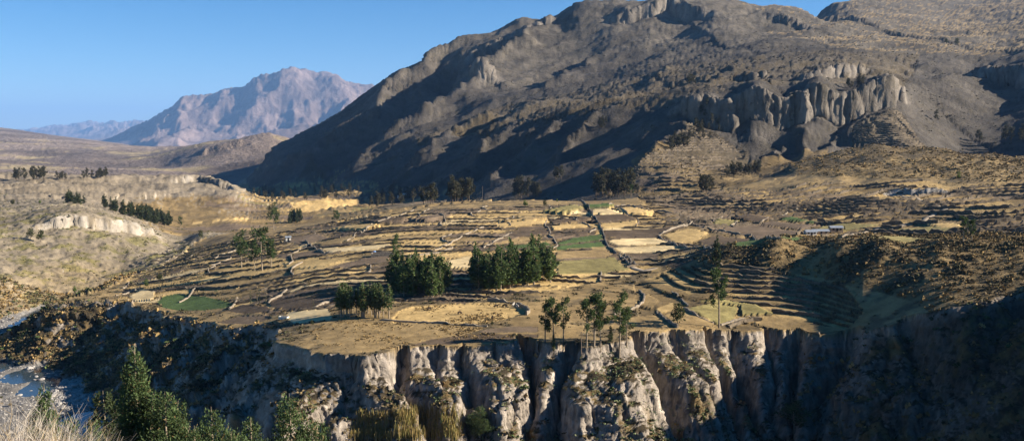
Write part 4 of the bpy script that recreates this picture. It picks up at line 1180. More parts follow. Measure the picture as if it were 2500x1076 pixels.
# individual trees
for u, v, vt, pr, lb in [
  (1330,846,735,OPEN[0],'leftmost of the open-crowned trees standing on the near cliff rim'),
  (1352,850,728,OPEN[1],'second open-crowned tree from the left on the near cliff rim'),
  (1375,846,742,OPEN[2],'third open-crowned tree from the left on the near cliff rim'),
  (1432,850,722,OPEN[3],'tall rim tree just left of the utility pole gap'),
  (1450,848,708,OPEN[0],'tallest tree of the middle pair on the near cliff rim'),
  (1466,852,735,OPEN[1],'thin rim tree right of the tallest rim tree'),
  (1352,872,812,COLT[0],'young thin tree growing below the cliff rim'),
  (1490,858,790,COLT[1],'small tree under the right-hand rim trees'),
  (1512,862,724,OPEN[2],'leaning leafy tree at the right end of the rim row'),
  (1530,850,745,OPEN[3],'short-limbed tree last in the rim row beside the tan field'),
  (1756,800,655,OPEN[1],'lone tall grey-green tree standing on the terrace edge'),
  (590,655,572,WIDE[0],'dark leaning tree left of the two plateau trees'),
  (640,662,558,WIDE[1],'big bright green tree above the left terraces'),
  (662,655,585,OPEN[0],'slim tree close behind the big bright green tree'),
  (622,662,592,OPEN[2],'low tree leaning against the big bright green tree'),
  (966,650,578,OPEN[2],'tall bare-stemmed tree behind the middle grove'),
  (668,562,502,WIDE[0],'broad dark tree beside the far square copse'),
  (1748,655,575,DARKC[0],'dark pointed tree on the crest of the near hill'),
  (2352,592,528,OPEN[3],'left of two windswept trees on the right hill crest'),
  (2372,592,536,OPEN[0],'right of two windswept trees on the right hill crest'),
  (440,562,530,OPEN[1],'slim tree standing alone right of the dark wood'),
  (1655,798,745,ROUND[0],'dark round tree between the fallow terrace plots'),
  (2062,562,550,DARKC[1],'small dark tree beside the farm sheds'),
  (1283,506,487,GBUSH[0],'round green tree on the plateau crest'),
  (1330,508,492,ROUND[1],'small olive tree right of the round green crest tree'),
  (1360,494,486,GBUSH[1],'tiny green bush at the top edge of the plateau'),
  (357,701,682,GBUSH[1],'round green bush among the left terraces'),
  (392,690,668,ROUND[2],'orange-brown bush among the left terraces'),
  (182,716,698,GBUSH[0],'green bush on the far river bank'),
  (75,585,560,ROUND[0],'left of two dark bushes under the pale cliffs'),
  (100,592,566,ROUND[1],'right of two dark bushes under the pale cliffs'),
  (30,502,486,ROUND[2],'dark bush at the top of the left bank'),
  (97,500,489,GBUSH[0],'small green bush at the top of the left bank'),
  (490,585,566,ROUND[0],'dark bush in the fields left of the plateau'),
  (762,795,782,ROUND[1],'round bush on the corner of the stubble field'),
  (1200,795,782,ROUND[2],'scrubby bush at the foot of the oval pasture'),
  (715,628,621,ROUND[1],'lone bush on the bare field left of the ruined pen'),
  (2340,436,420,GBUSH[1],'green bush on top of the grass hill slope'),
  (2285,300,272,FARC[0],'dark tree at the mouth of the shaded side valley'),
  (1540,484,450,OPEN[3],'bare-limbed tree at the right end of the tall far trees'),
  (2335,112,96,ROUND[0],'left tree on the high meadow'),(2310,110,98,ROUND[1],'small tree left on the high meadow'),
  (820,548,516,WIDE[1],'low spreading dark tree on the valley floor'),
  ]:
    job('bush' if pr in ROUND or pr in GBUSH else 'tree', pr, u, v, ('px', vt), lb, 'bush' if pr in ROUND or pr in GBUSH else 'tree')
for i, (u, v, vt) in enumerate([(612,742,700),(628,742,702),(634,744,706),(650,742,712),(766,752,728),(672,758,740)]):
    job('poplar', POPLAR[i % 2], u, v, ('px', vt), ['leftmost thin poplar beside the ploughed field','second thin poplar beside the ploughed field','third thin poplar beside the ploughed field','fourth thin poplar beside the ploughed field','thin poplar at the edge of the half-round field','stubby poplar in front of the half-round field'][i], 'tree', 'thin poplars')
# far copses
def copse(poly, n, protos, h0, h1, label, group, wide=1.1):
    for u, v in in_poly(poly, n):
        job('tree', random.choice(protos), u, v, random.uniform(h0, h1), label, 'tree', group, wide)
copse([(702,548),(734,546),(738,540),(704,541)], 11, DARKC, 15, 19, 'dark tree in the square copse on the valley floor', 'square valley copse')
copse([(240,500),(300,520),(380,535),(432,552),(390,553),(330,535),(270,515)], 58, DARKC, 11, 17, 'dark pine in the long wood on the left hill', 'long left hill wood', 1.7)
copse([(152,498),(170,490),(215,500),(190,503)], 10, DARKC, 9, 14, 'dark pine in the small clump at the left of the wood', 'small left hill clump', 1.8)
copse([(22,440),(110,436),(115,441),(22,444)], 14, FARC, 14, 20, 'distant dark tree in the leftmost row on the pale hill', 'leftmost distant row')
copse([(190,437),(260,432),(262,438),(190,441)], 12, FARC, 12, 17, 'distant dark tree in the row right of the leftmost row', 'second distant row')
copse([(126,440),(165,437),(170,441),(130,443)], 6, FARC, 10, 14, 'distant dark tree between the two far rows', 'distant gap trees')
copse([(600,470),(870,462),(880,475),(850,490),(640,495)], 48, FARC, 9, 16, 'small dark tree scattered at the foot of the big mountain', 'mountain-foot trees')
copse([(885,505),(930,480),(1000,475),(1080,488),(1060,505),(940,510)], 26, FARC, 12, 20, 'dark tree around the hamlet behind the plateau', 'hamlet trees')
copse([(1090,498),(1160,490),(1150,486),(1095,492)], 12, FARC, 16, 23, 'dark tree in the cluster peeping over the plateau crest', 'crest cluster')
copse([(1255,488),(1290,486),(1290,482),(1256,483)], 5, FARC, 20, 27, 'tall dark tree in the left clump above the crest', 'left crest clump')
copse([(1298,488),(1320,486),(1318,482),(1300,483)], 4, FARC, 16, 22, 'tall dark tree in the right clump above the crest', 'right crest clump')
copse([(1448,484),(1545,482),(1540,472),(1452,470)], 20, FARC, 18, 28, 'very tall dark eucalyptus in the big clump above the plateau', 'big far clump')
copse([(1348,440),(1378,438),(1376,430),(1350,430)], 5, FARC, 12, 16, 'tree in the small clump on the shaded slope foot', 'slope foot clump')
copse([(1770,435),(1870,432),(1860,420),(1780,418)], 20, FARC, 9, 14, 'dark tree in the strip on the terraced slope', 'terraced slope strip')
copse([(1705,475),(1740,473),(1735,460),(1712,460)], 6, FARC, 12, 16, 'dark tree in the clump under the terraced slope', 'under-slope clump')
copse([(1690,345),(1700,285),(1740,280),(1760,320),(1740,345)], 26, FARC, 8, 13, 'dark tree in the wood on the terraced spur', 'spur wood')
copse([(1625,372),(1690,362),(1690,345),(1640,345)], 12, FARC, 12, 17, 'dark tree low on the terraced spur', 'low spur trees')
copse([(2065,225),(2120,215),(2115,200),(2070,205)], 10, FARC, 9, 13, 'dark tree on top of the pale cliff', 'cliff-top trees')
copse([(2450,350),(2500,350),(2500,342),(2455,342)], 8, FARC, 16, 22, 'dark tree at the right edge beyond the grass hill', 'right edge trees')
copse([(2380,350),(2410,350),(2405,345),(2385,345)], 3, FARC, 12, 16, 'dark tree on the ridge of the grass hill', 'grass hill ridge trees')
copse([(1460,318),(1498,312),(1495,300),(1465,302)], 5, FARC, 11, 15, 'dark tree high on the shaded mountain face', 'shaded face trees')
copse([(1680,212),(1700,210),(1700,202),(1682,202)], 4, FARC, 14, 18, 'dark tree on the edge of the high bench', 'bench edge trees')

# trees that nothing but their place tells apart: say which one of its row it is
ORD = ['first', 'second', 'third', 'fourth', 'fifth', 'sixth', 'seventh', 'eighth', 'ninth', 'tenth', 'eleventh', 'twelfth', 'thirteenth', 'fourteenth', 'fifteenth', 'sixteenth', 'seventeenth', 'eighteenth', 'nineteenth', 'twentieth']
by = {}
for k, j in enumerate(JOBS):
    if j[7]: by.setdefault((j[7], j[5]), []).append(k)
for (g_, lb), ks in by.items():
    if len(ks) < 2: continue
    nr = 1 if len(ks) <= 12 else (2 if len(ks) <= 26 else 3)
    ks = sorted(ks, key=lambda k: -JOBS[k][3])
    for r_ in range(nr):
        part_ = sorted(ks[r_*len(ks)//nr:(r_+1)*len(ks)//nr], key=lambda k: JOBS[k][2])
        rn = {1: [''], 2: ['front row', 'back row'], 3: ['front row', 'middle row', 'back row']}[nr][r_]
        for i, k in enumerate(part_):
            j = list(JOBS[k])
            where = (rn + ', ' if rn else '') + ORD[min(i, 19)] + ' from the left'
            w_ = lb.split(); w_ = w_[:16-len(where.split())]
            while w_[-1].rstrip(',') in ('the', 'of', 'on', 'at', 'in', 'and', 'above', 'left', 'just', 'over', 'behind', 'to', 'right', 'under', 'between', 'around', 'big', 'small', 'plateau', 'a', 'left,', 'high', 'two'):
                if w_[-1] == 'plateau' and w_[-2] == 'the': break
                w_.pop()
            j[5] = ' '.join(w_).rstrip(',') + ', ' + where
            JOBS[k] = tuple(j)
H = hits([(j[2], j[3]) for j in JOBS])
for j, p in zip(JOBS, H):
    name, proto, u, v, hh, lb, cat, grp, wide, snap = j
    h = px_h(p[1], v - hh[1]) if isinstance(hh, tuple) else hh
    plant(name, proto, (p[0], p[1], p[2]-0.15), h, lb, cat, grp, wide=wide)

# foreground trees on the photographer's slope (their feet lie below the frame)
for u, vt, d, pr, lb in [
  (322,838,72,SPRAY[0],'tallest foreground tree, a feathery green spire'),
  (402,955,70,SPRAY[1],'foreground tree just right of the tallest spire'),
  (520,988,74,SPRAY[2],'foreground tree with two side plumes in the bottom centre-left'),
  (612,1018,80,SPRAY[1],'small foreground treetop between two larger ones'),
  (716,956,72,SPRAY[2],'rightmost of the feathery foreground trees'),
  (112,935,66,SPRAY[0],'foreground tree rising behind the pale dry brush'),
  (478,1038,68,SPRAY[0],'low foreground treetop beside the shaded bay'),
  (215,1030,60,SPRAY[2],'dark little treetop in front of the stony river'),
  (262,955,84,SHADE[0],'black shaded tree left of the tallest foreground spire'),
  (560,1052,66,SPRAY[0],'lowest foreground treetop at the bottom edge')]:
    a, e = ray(u, vt)
    g = float(land_at(a*d, d)[0])
    plant('tree', pr, (a*d, d, g-0.4), CAM_Z + e*d - g + 0.4, lb, 'tree', 'foreground trees')
for u, v, vt, pr, lb in [(1170,1075,985,SPRAY[2],'leafy green tree growing at the foot of the bare cliff'),(1940,1060,985,WIDE[0],'dark green bushy tree on the shaded gorge wall')]:
    p = hits([(u, v)])[0]
    plant('tree', pr, (p[0], p[1], p[2]-0.3), px_h(p[1], v-vt), lb, 'tree', wide=2.0)

# ------------------------------------------------------------------ stone walls
def wall_mesh(path, w=0.8, h=1.4, seed=0):
    """dry stone wall along plan points, top uneven, foot following the ground"""
    r = random.Random(seed)
    P = np.array(path, float)
    L = np.concatenate([[0], np.cumsum(np.hypot(*np.diff(P, axis=0).T))])
    n = max(3, int(L[-1]/1.6)+1)
    tt = np.linspace(0, L[-1], n)
    x = np.interp(tt, L, P[:, 0]) + 0.25*noise2(tt/5, tt*0+seed, 3); y = np.interp(tt, L, P[:, 1]) + 0.25*noise2(tt/5, tt*0+seed+9, 4)
    g = land_at(x, y)
    tx = np.gradient(x); ty = np.gradient(y); l = np.hypot(tx, ty); nx, ny = -ty/l, tx/l
    top = h*(0.55 + 0.6*np.array([r.random() for _ in range(n)]))*(1 - 0.8*(noise2(tt/7, tt*0+seed*1.7, 5) > 0.32))
    V = []
    for i in range(n):
        for o, zz in ((-w*0.6, -0.7), (-w*0.42, top[i]*0.92), (w*0.42, top[i]), (w*0.6, -0.7)):
            V.append((x[i]+nx[i]*o, y[i]+ny[i]*o, g[i]+zz))
    Fq = []
    for i in range(n-1):
        for k in range(3):
            Fq.append((i*4+k, i*4+k+1, i*4+4+k+1, i*4+4+k))
    Fq += [(0, 3, 2, 1), ((n-1)*4, (n-1)*4+1, (n-1)*4+2, (n-1)*4+3)]
    return V, Fq

WALLS = [
 ([(1412,490),(1428,498),(1438,508),(1440,514),(1452,530),(1462,548),(1470,562),(1476,578),(1478,588),(1484,602),(1505,620)], 1.9, 'long winding stone wall running down the middle of the right fields'),
 ([(1486,500),(1530,503),(1562,508),(1600,517),(1640,522),(1682,531),(1690,546)], 1.7, 'stone wall curving under the tall far trees'),
 ([(1690,548),(1650,558),(1618,569),(1608,576),(1612,583),(1640,598),(1668,605),(1718,607),(1746,609)], 2.0, 'hooked stone wall round the rough golden field'),
 ([(1513,624),(1528,640),(1541,655)], 2.0, 'left side wall of the short walled lane'),
 ([(1524,622),(1538,636),(1552,650)], 2.0, 'right side wall of the short walled lane'),
 ([(1500,506),(1530,520),(1556,534),(1560,542),(1553,552)], 1.4, 'stone wall between the golden field and brown field'),
 ([(1736,546),(1744,536),(1764,530)], 1.3, 'curved stone wall round the small fallow field'),
 ([(1800,541),(1784,552),(1792,556)], 1.3, 'short wall at the right of the small fallow field'),
 ([(1852,548),(1885,536),(1925,522),(1968,505)], 1.3, 'straight pale wall climbing to the dark terraces'),
 ([(1690,548),(1730,562),(1790,570),(1835,578)], 1.5, 'wall along the foot of the broad bare field'),
 ([(1838,579),(1880,582),(1905,583)], 1.5, 'short wall above the green wedge fields'),
 ([(745,590),(760,601),(772,610),(786,617),(806,621)], 1.8, 'crooked stone wall left of the pale straw field'),
 ([(882,572),(895,560),(906,549)], 1.4, 'diagonal wall beside the dark strip on the left plateau'),
 ([(905,549),(945,535),(985,522),(1010,514)], 1.2, 'upper diagonal wall reaching the left crest'),
 ([(1000,630),(1040,623),(1080,615),(1106,608)], 1.4, 'pale wall above the middle grove'),
 ([(1060,612),(1090,600),(1120,585),(1150,570),(1180,556)], 1.2, 'long wall rising from the middle grove to the crest'),
 ([(1180,606),(1205,592),(1230,580),(1250,568)], 1.2, 'wall rising left of the green plot'),
 ([(1190,736),(1230,738),(1262,742),(1282,754),(1293,763),(1284,770)], 2.0, 'dark curved wall closing the oval pasture'),
 ([(925,782),(1000,787),(1080,790),(1190,799)], 1.1, 'low wall along the foot of the oval pasture'),
 ([(1340,610),(1362,600),(1352,585),(1340,575)], 1.3, 'crooked wall behind the largest grove'),
 ([(1345,575),(1340,560),(1330,548),(1335,540)], 1.2, 'upper crooked wall on the plateau centre'),
 ([(655,742),(668,730),(692,718),(700,708)], 1.2, 'pale wall round the half-round field'),
 ([(768,750),(800,740),(820,732)], 1.2, 'pale wall between half-round field and nearest grove'),
 ([(560,757),(575,742),(580,728)], 1.2, 'wall right of the green oval field'),
 ([(1604,764),(1618,775),(1640,792),(1655,800)], 1.6, 'dark wall left of the round tree'),
 ([(1668,756),(1700,772),(1735,786),(1742,793)], 1.5, 'curved wall between fallow plot and grey-green plot'),
 ([(1760,795),(1800,782),(1830,772)], 1.1, 'pale broken wall beside the lone tall tree'),
 ([(1560,712),(1574,722),(1570,740),(1540,758),(1500,770)], 1.3, 'hairpin wall round the curved terrace'),
 ([(1640,712),(1665,735),(1680,750)], 1.4, 'rough wall with grey bushes on the shaded terraces'),
 ([(2055,582),(2120,570),(2180,560)], 1.3, 'wall beside the dirt track'),
]
WUV = [p for w in WALLS for p in w[0]]
WH = hits(WUV)
k = 0
for i, (pts, h, lb) in enumerate(WALLS):
    path = [(q[0], q[1]) for q in WH[k:k+len(pts)]]; k += len(pts)
    path = [path[0]] + [p for a, p in zip(path, path[1:]) if math.hypot(p[0]-a[0], p[1]-a[1]) > 0.5]
    if len(path) < 2: continue
    V, Fq = wall_mesh(path, 0.6, h*0.7, i)
    tag(mesh_obj('stone_wall', V, Fq, M_STONE), lb, 'wall', 'stone walls between fields')
# plot walls between the strips of the open plateau
strip_walls = []
for rw in range(36, 84):
    if rw % 2: continue
    for c in range(-12, 12):
        off = float(hash01(rw//2, 0, 5))*60
        xw = c*46.0 - off
        # solve the strip rows for y at this x
        ys = np.linspace(330, 900, 1200); xs = np.full(1200, xw)
        xs = xw - 9*noise2(xs/40, ys/40, 115)
        row, plot, fr, fx = strip_cell(xs, ys)
        m = (row == rw) | (row == rw+1)
        if m.sum() < 3: continue
        yy = ys[m]; xx = xs[m]
        mid_ = len(yy)//2
        if not inside(CEN, np.array([xx[mid_]]), np.array([yy[mid_]]))[0]: continue
        if any(inside([(q[0], q[1]) for q in f], np.array([xx[mid_]]), np.array([yy[mid_]]))[0] for f in FIELD_XY): continue
        if hash01(rw, c, 91) < 0.55: continue
        u_, v_ = to_px(xx[mid_], yy[mid_], 0.0)
        strip_walls.append((rw, u_, list(zip(xx[::4], yy[::4])), 500+rw*31+c))
rows_ = sorted({w[0] for w in strip_walls})
for k_, rw in enumerate(rows_):
    for n_, w in enumerate(sorted([w for w in strip_walls if w[0] == rw], key=lambda w: w[1])):
        V, Fq = wall_mesh(w[2], 0.55, 0.8, w[3])
        tag(mesh_obj('stone_wall', V, Fq, M_STONE), 'short low wall in the %s row of strip fields, %s from the left' % (ORD[k_]+' nearest' if k_ else 'nearest', ORD[n_]), 'wall', 'short strip walls')

# ---- the faces of the terrace steps, built in dark field stone
def step_walls(fn, poly, x0, x1, y0, y1, h, gapx, side, keep, seed):
    xs = np.arange(x0, x1, 3.0); ys = np.arange(y0, y1, 0.8)
    X, Y = np.meshgrid(xs, ys, indexing='ij')
    K = np.floor(fn(X.ravel(), Y.ravel())).reshape(X.shape).astype(int)
    ok = inside(poly, X.ravel(), Y.ravel())
    for f in FIELD_XY:
        ok &= ~inside([(q_[0], q_[1]) for q_ in f], X.ravel(), Y.ravel())
    ok = ok.reshape(X.shape)
    runs = {}
    for k in range(K.min()+1, K.max()+1):
        j = np.argmax(K >= k, axis=1)
        good = (K.max(axis=1) >= k) & (j > 0) & ok[np.arange(len(xs)), np.clip(j, 0, len(ys)-1)]
        good &= hash01(np.full(len(xs), k), np.floor((xs + 13*k)/gapx), seed) < keep
        cur = []
        for i in range(len(xs)+1):
            if i < len(xs) and good[i] and (not cur or abs(ys[j[i]]-cur[-1][1]) < 6): cur.append((xs[i], ys[j[i]]-1.0))
            else:
                if len(cur) > 4: runs.setdefault(k, []).append(cur)
                cur = []
    for n_, k in enumerate(sorted(runs)):
        for m_, c in enumerate(sorted(runs[k], key=lambda c: c[0][0])):
            V, Fq = wall_mesh(c, 0.9, h, seed*100+k*7+m_)
            rn = 'nearest' if n_ == 0 else ORD[n_]+' nearest' if n_ < 20 else 'far'
            tag(mesh_obj('terrace_wall', V, Fq, M_STEP), 'dark stone step of the %s, %s row, %s from the left' % (side, rn, ORD[min(m_, 19)]), 'terrace wall', 'terrace steps of the %s' % side)
M_STEP = simple_mat('lichened step wall', (0.13, 0.105, 0.075), 0.5, 0.9, 0.8)
step_walls(lambda x, y: strip_cell(x, y)[0] + 0.0, CEN, -330, 250, 335, 830, 1.0, 46.0, 'open plateau', 0.8, 3)
def contour(h):
    return lambda x, y: (height(x, y)[0] + zone_wob(x, y, h))/h
for zi, nm, hw, keep_, sd in ((0, 'curved stack below the near hill', 1.15, 0.95, 5), (2, 'terraced slope under the bench', 2.3, 0.9, 6), (3, 'terraced spur beside the pale cliff', 2.2, 0.9, 7)):
    pl_ = [(p[0], p[1]) for p in ZONES[zi][0]]; xa = [p[0] for p in pl_]; ya = [p[1] for p in pl_]
    step_walls(contour(ZONES[zi][1]), pl_, min(xa), max(xa), min(ya), max(ya), hw, 60.0, nm, keep_, sd)
Z2 = [(p[0], p[1]) for p in ZONES[1][0]]
step_walls(step_rows, Z2, 40, 400, 400, 860, 2.2, 70.0, 'right-hand terraces', 0.92, 4)

# ------------------------------------------------------------------ dirt tracks
def track(pts, w, label):
    P = hits(pts); P = P[:, :2]
    L = np.concatenate([[0], np.cumsum(np.hypot(*np.diff(P, axis=0).T))]); n = int(L[-1]/2)+2
    tt = np.linspace(0, L[-1], n); x = np.interp(tt, L, P[:, 0]); y = np.interp(tt, L, P[:, 1])
    tx = np.gradient(x); ty = np.gradient(y); l = np.hypot(tx, ty)+1e-9; nx, ny = -ty/l, tx/l
    V = []
    for o in (-w/2-0.6, -w/2, 0, w/2, w/2+0.6):
        xx = x+nx*o; yy = y+ny*o
        g = land_at(xx, yy) + (0.3 if abs(o) <= w/2 else -0.5)
        V.append(np.stack([xx, yy, g], -1))
    V = np.stack(V, 1).reshape(-1, 3)
    Fq = [(i*5+k, i*5+k+1, i*5+5+k+1, i*5+5+k) for i in range(n-1) for k in range(4)]
    o = mesh_obj('dirt_track', V, Fq, M_TRACK, None, True, np.tile(np.array((0.27, 0.225, 0.17)), (len(V), 1)))
    o['kind'] = 'structure'; o['label'] = label; o['category'] = 'track'
track([(2080,578),(2140,562),(2200,552),(2240,545),(2280,525),(2310,512),(2290,500),(2240,488),(2190,478)], 2.6, 'pale dirt track climbing through the right-hand terraces')
track([(1545,655),(1570,662),(1600,655)], 3.0, 'short dirt track leaving the walled lane')

# ------------------------------------------------------------------ river
zone_px = [(-260,700),(140,735),(180,760),(330,1000),(420,1180),(-200,1180),(-260,900)]
WV = [pz(u, v, -44.0) for u, v in zone_px]
wm, wnt, wb = new_mat('river water')
wb.inputs['Base Color'].default_value = (0.035, 0.055, 0.07, 1); wb.inputs['Roughness'].default_value = 0.08; wb.inputs['Specular IOR Level'].default_value = 0.5
wtc = N(wnt, 'ShaderNodeTexCoord'); wnz = N(wnt, 'ShaderNodeTexNoise', Scale=0.7, Detail=4.0)
wbp = N(wnt, 'ShaderNodeBump', Strength=0.25, Distance=0.15)
wnt.links.new(wtc.outputs['Object'], wnz.inputs['Vector']); wnt.links.new(wnz.outputs['Fac'], wbp.inputs['Height']); wnt.links.new(wbp.outputs[0], wb.inputs['Normal'])
ro = bpy.data.objects.new('river', bpy.data.meshes.new('river')); ro.data.from_pydata(WV, [], [list(range(len(WV)))]); ro.data.materials.append(wm); link(ro)
ro['kind'] = 'structure'; ro['label'] = 'shallow blue river winding through its stony bed'; ro['category'] = 'river'

def stone_mesh(seed, sub=2):
    bm = bmesh.new(); bmesh.ops.create_icosphere(bm, subdivisions=sub, radius=1.0)
    r = random.Random(seed); ph = [r.uniform(0, 9) for _ in range(6)]
    for v in bm.verts:
        c = v.co
        k = 1 + 0.22*math.sin(2.1*c.x+ph[0]) + 0.18*math.sin(2.7*c.y+ph[1]+c.z) + 0.15*math.sin(3.3*c.z+ph[2]+c.x)
        v.co = Vector((c.x*k*1.25, c.y*k, c.z*k*0.62))
    me = bpy.data.meshes.new('boulder'); bm.to_mesh(me); bm.free()
    me.materials.append(M_ROCK)
    return me
BM = [stone_mesh(i) for i in range(4)]
bed = np.nonzero(rb & (GY < 720) & (PXU > -60) & (PXU < 330) & (PXV < 1120) & (PXV > 740))[0]
wgt = (0.25 + np.exp(-((PXU[bed]-190)/60)**2 - ((PXV[bed]-965)/40)**2)*2 + np.exp(-((PXU[bed]-30)/60)**2 - ((PXV[bed]-860)/25)**2))*np.clip(1/(1+np.exp(-(GZ[bed]+43.9)*6)), 0.15, 1)
# cells of the sheet are unequal: weigh by the ground they cover
area = np.abs((np.gradient(GX.reshape(NC, NR), axis=0)*np.gradient(GY.reshape(NC, NR), axis=1)).ravel())
pr = wgt*area[bed]; pr /= pr.sum()
sel = rng.choice(bed, 60, p=pr)
zones_ = {}
for i in sel:
    pl = 'on the stony bar above the lower pool' if PXV[i] > 925 else 'in the shaded bend of the river'
    zones_.setdefault(pl, []).append(i)
n_ = 0
for pl, ii in zones_.items():
    ii = sorted(ii, key=lambda i: -PXV[i]); nr = max(1, (len(ii)+15)//16)
    for r_ in range(nr):
        part_ = sorted(ii[r_*len(ii)//nr:(r_+1)*len(ii)//nr], key=lambda i: PXU[i])
        for k, i in enumerate(part_):
            o = bpy.data.objects.new('boulder', BM[n_ % 4]); link(o); n_ += 1
            s_ = 0.55 + 1.0*random.random()**2
            o.location = (GX[i]+random.uniform(-1, 1), GY[i]+random.uniform(-1, 1), max(GZ[i], -44.1)+0.12*s_); o.scale = (s_, s_, s_*random.uniform(.7, 1.1)); o.rotation_euler = (random.uniform(-.2, .2), random.uniform(-.2, .2), random.uniform(0, 6.3))
            rn = ['nearest', 'second', 'third', 'fourth', 'fifth'][min(r_, 4)]
            tag(o, 'grey boulder %s, %s row, %s from the left' % (pl, rn, ORD[min(k, 19)]), 'boulder', 'boulders ' + pl)

# ------------------------------------------------------------------ scrub, tussocks, cactus and stones too many to count
def bush_proto(seed, nleaf, up, flat=0.75, size=0.75):
    r = np.random.default_rng(seed)
    d = r.normal(size=(nleaf, 3)); d[:, 2] = np.abs(d[:, 2])*flat; d /= np.linalg.norm(d, axis=1, keepdims=True)
    P = d*(0.35 + 0.4*r.random((nleaf, 1)))*np.array([1, 1, 0.85])
    ax = d + r.normal(size=d.shape)*0.35; ax[:, 2] += up; ax /= np.linalg.norm(ax, axis=1, keepdims=True)
    sd = np.cross(ax, r.normal(size=d.shape)); sd /= np.linalg.norm(sd, axis=1, keepdims=True)
    s = size*(0.7+0.6*r.random((nleaf, 1)))
    V = np.stack([P-ax*s*.45-sd*s*.22, P+sd*s*.40, P+ax*s*.5, P-sd*s*.40], 1).reshape(-1, 3)
    return V, np.arange(4*nleaf).reshape(-1, 4)

def scatter(name, label, cat, idx, prob, count, size, colors, protos, sink=0.1, cjit=0.25, seed=1):
    r = np.random.default_rng(seed)
    if len(idx) == 0: return
    p = prob*area[idx]; p = p/p.sum()
    sel = r.choice(idx, count, p=p)
    n = count
    jx = r.uniform(-.5, .5, n)*0.9; jy = r.uniform(-.5, .5, n)*0.9
    pos = np.stack([GX[sel]+jx, GY[sel]+jy, GZ[sel]], -1)
    s = size[0] + (1.25*size[1]-size[0])*r.random(n)**2.6
    pos[:, 2] -= sink*s
    rz = r.uniform(0, 6.3, n); cz, sz = np.cos(rz), np.sin(rz)
    cols_ = np.array(colors)[r.integers(0, len(colors), n)]*(1-cjit+2*cjit*r.random((n, 1)))
    which = r.integers(0, len(protos), n)
    VV, FF, CC = [], [], []; base = 0
    for k, (pv, pf) in enumerate(protos):
        m = which == k; c = m.sum()
        if not c: continue
        v = pv[None, :, :]*s[m][:, None, None]*np.array([1, 1, 0.9])
        x = v[..., 0]*cz[m][:, None] - v[..., 1]*sz[m][:, None]; y = v[..., 0]*sz[m][:, None] + v[..., 1]*cz[m][:, None]
        V = np.stack([x, y, v[..., 2]], -1) + pos[m][:, None, :]
        VV.append(V.reshape(-1, 3)); FF.append((pf[None] + (np.arange(c)*len(pv))[:, None, None] + base).reshape(-1, pf.shape[1])); base += c*len(pv)
        sh = 0.85 + 0.3*r.random((c, len(pv)//4))
        CC.append((cols_[m][:, None, :]*np.repeat(sh, 4, 1)[..., None]).reshape(-1, 3))
    o = mesh_obj(name, np.concatenate(VV), np.concatenate(FF), M_BUSH, None, False, np.concatenate(CC))
    o['kind'] = 'stuff'; tag(o, label, cat)
    return o

P_BUSH = [bush_proto(i, 9, 0.2) for i in range(4)]
P_TUFT = [bush_proto(20+i, 7, 1.4, 0.9, 0.9) for i in range(3)]
P_CACT = [bush_proto(40+i, 7, 0.8, 0.9, 0.55) for i in range(3)]
vis = (PXU > -150) & (PXU < 2650) & (PXV > -50) & (PXV < 1160)
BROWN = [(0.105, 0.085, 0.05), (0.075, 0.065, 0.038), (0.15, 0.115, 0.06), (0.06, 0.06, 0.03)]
GOLD = [(0.30, 0.21, 0.09), (0.24, 0.17, 0.075), (0.19, 0.13, 0.06)]
gw = out & (GY < 560) & (GY > 205) & ~rb & vis
i_ = np.nonzero(gw & (slope > 0.35))[0]
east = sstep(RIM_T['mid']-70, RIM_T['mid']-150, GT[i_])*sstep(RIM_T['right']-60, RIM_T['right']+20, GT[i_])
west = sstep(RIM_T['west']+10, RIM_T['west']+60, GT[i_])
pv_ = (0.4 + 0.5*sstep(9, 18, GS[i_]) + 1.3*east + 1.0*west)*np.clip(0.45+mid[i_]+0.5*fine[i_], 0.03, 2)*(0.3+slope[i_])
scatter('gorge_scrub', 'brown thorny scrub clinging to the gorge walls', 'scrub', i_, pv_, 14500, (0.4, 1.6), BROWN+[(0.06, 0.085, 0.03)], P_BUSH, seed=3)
scatter('gorge_grass', 'golden bunch grass on the gorge slopes', 'grass', i_, (0.2+1.0*east+1.3*west)*np.clip(0.3-mid[i_]+0.5*fine[i_], 0.02, 2), 8000, (0.5, 1.5), GOLD, P_TUFT, seed=4)
cc_ = np.exp(-((PXU[i_]-1650)/130)**2) + 0.7*np.exp(-((PXU[i_]-1260)/70)**2) + 0.7*np.exp(-((PXU[i_]-1480)/60)**2) + 0.35*np.exp(-((PXU[i_]-1080)/60)**2) + 0.3*np.exp(-((PXU[i_]-740)/40)**2)
scatter('prickly_pear_cactus_patches', 'pale green prickly pear cactus patches on the cliff ledges', 'cactus', i_, cc_*np.clip(0.3+fine[i_], 0.02, 2), 3600, (0.35, 0.95), [(0.20, 0.25, 0.12), (0.15, 0.20, 0.09), (0.25, 0.27, 0.14)], P_CACT, seed=5)
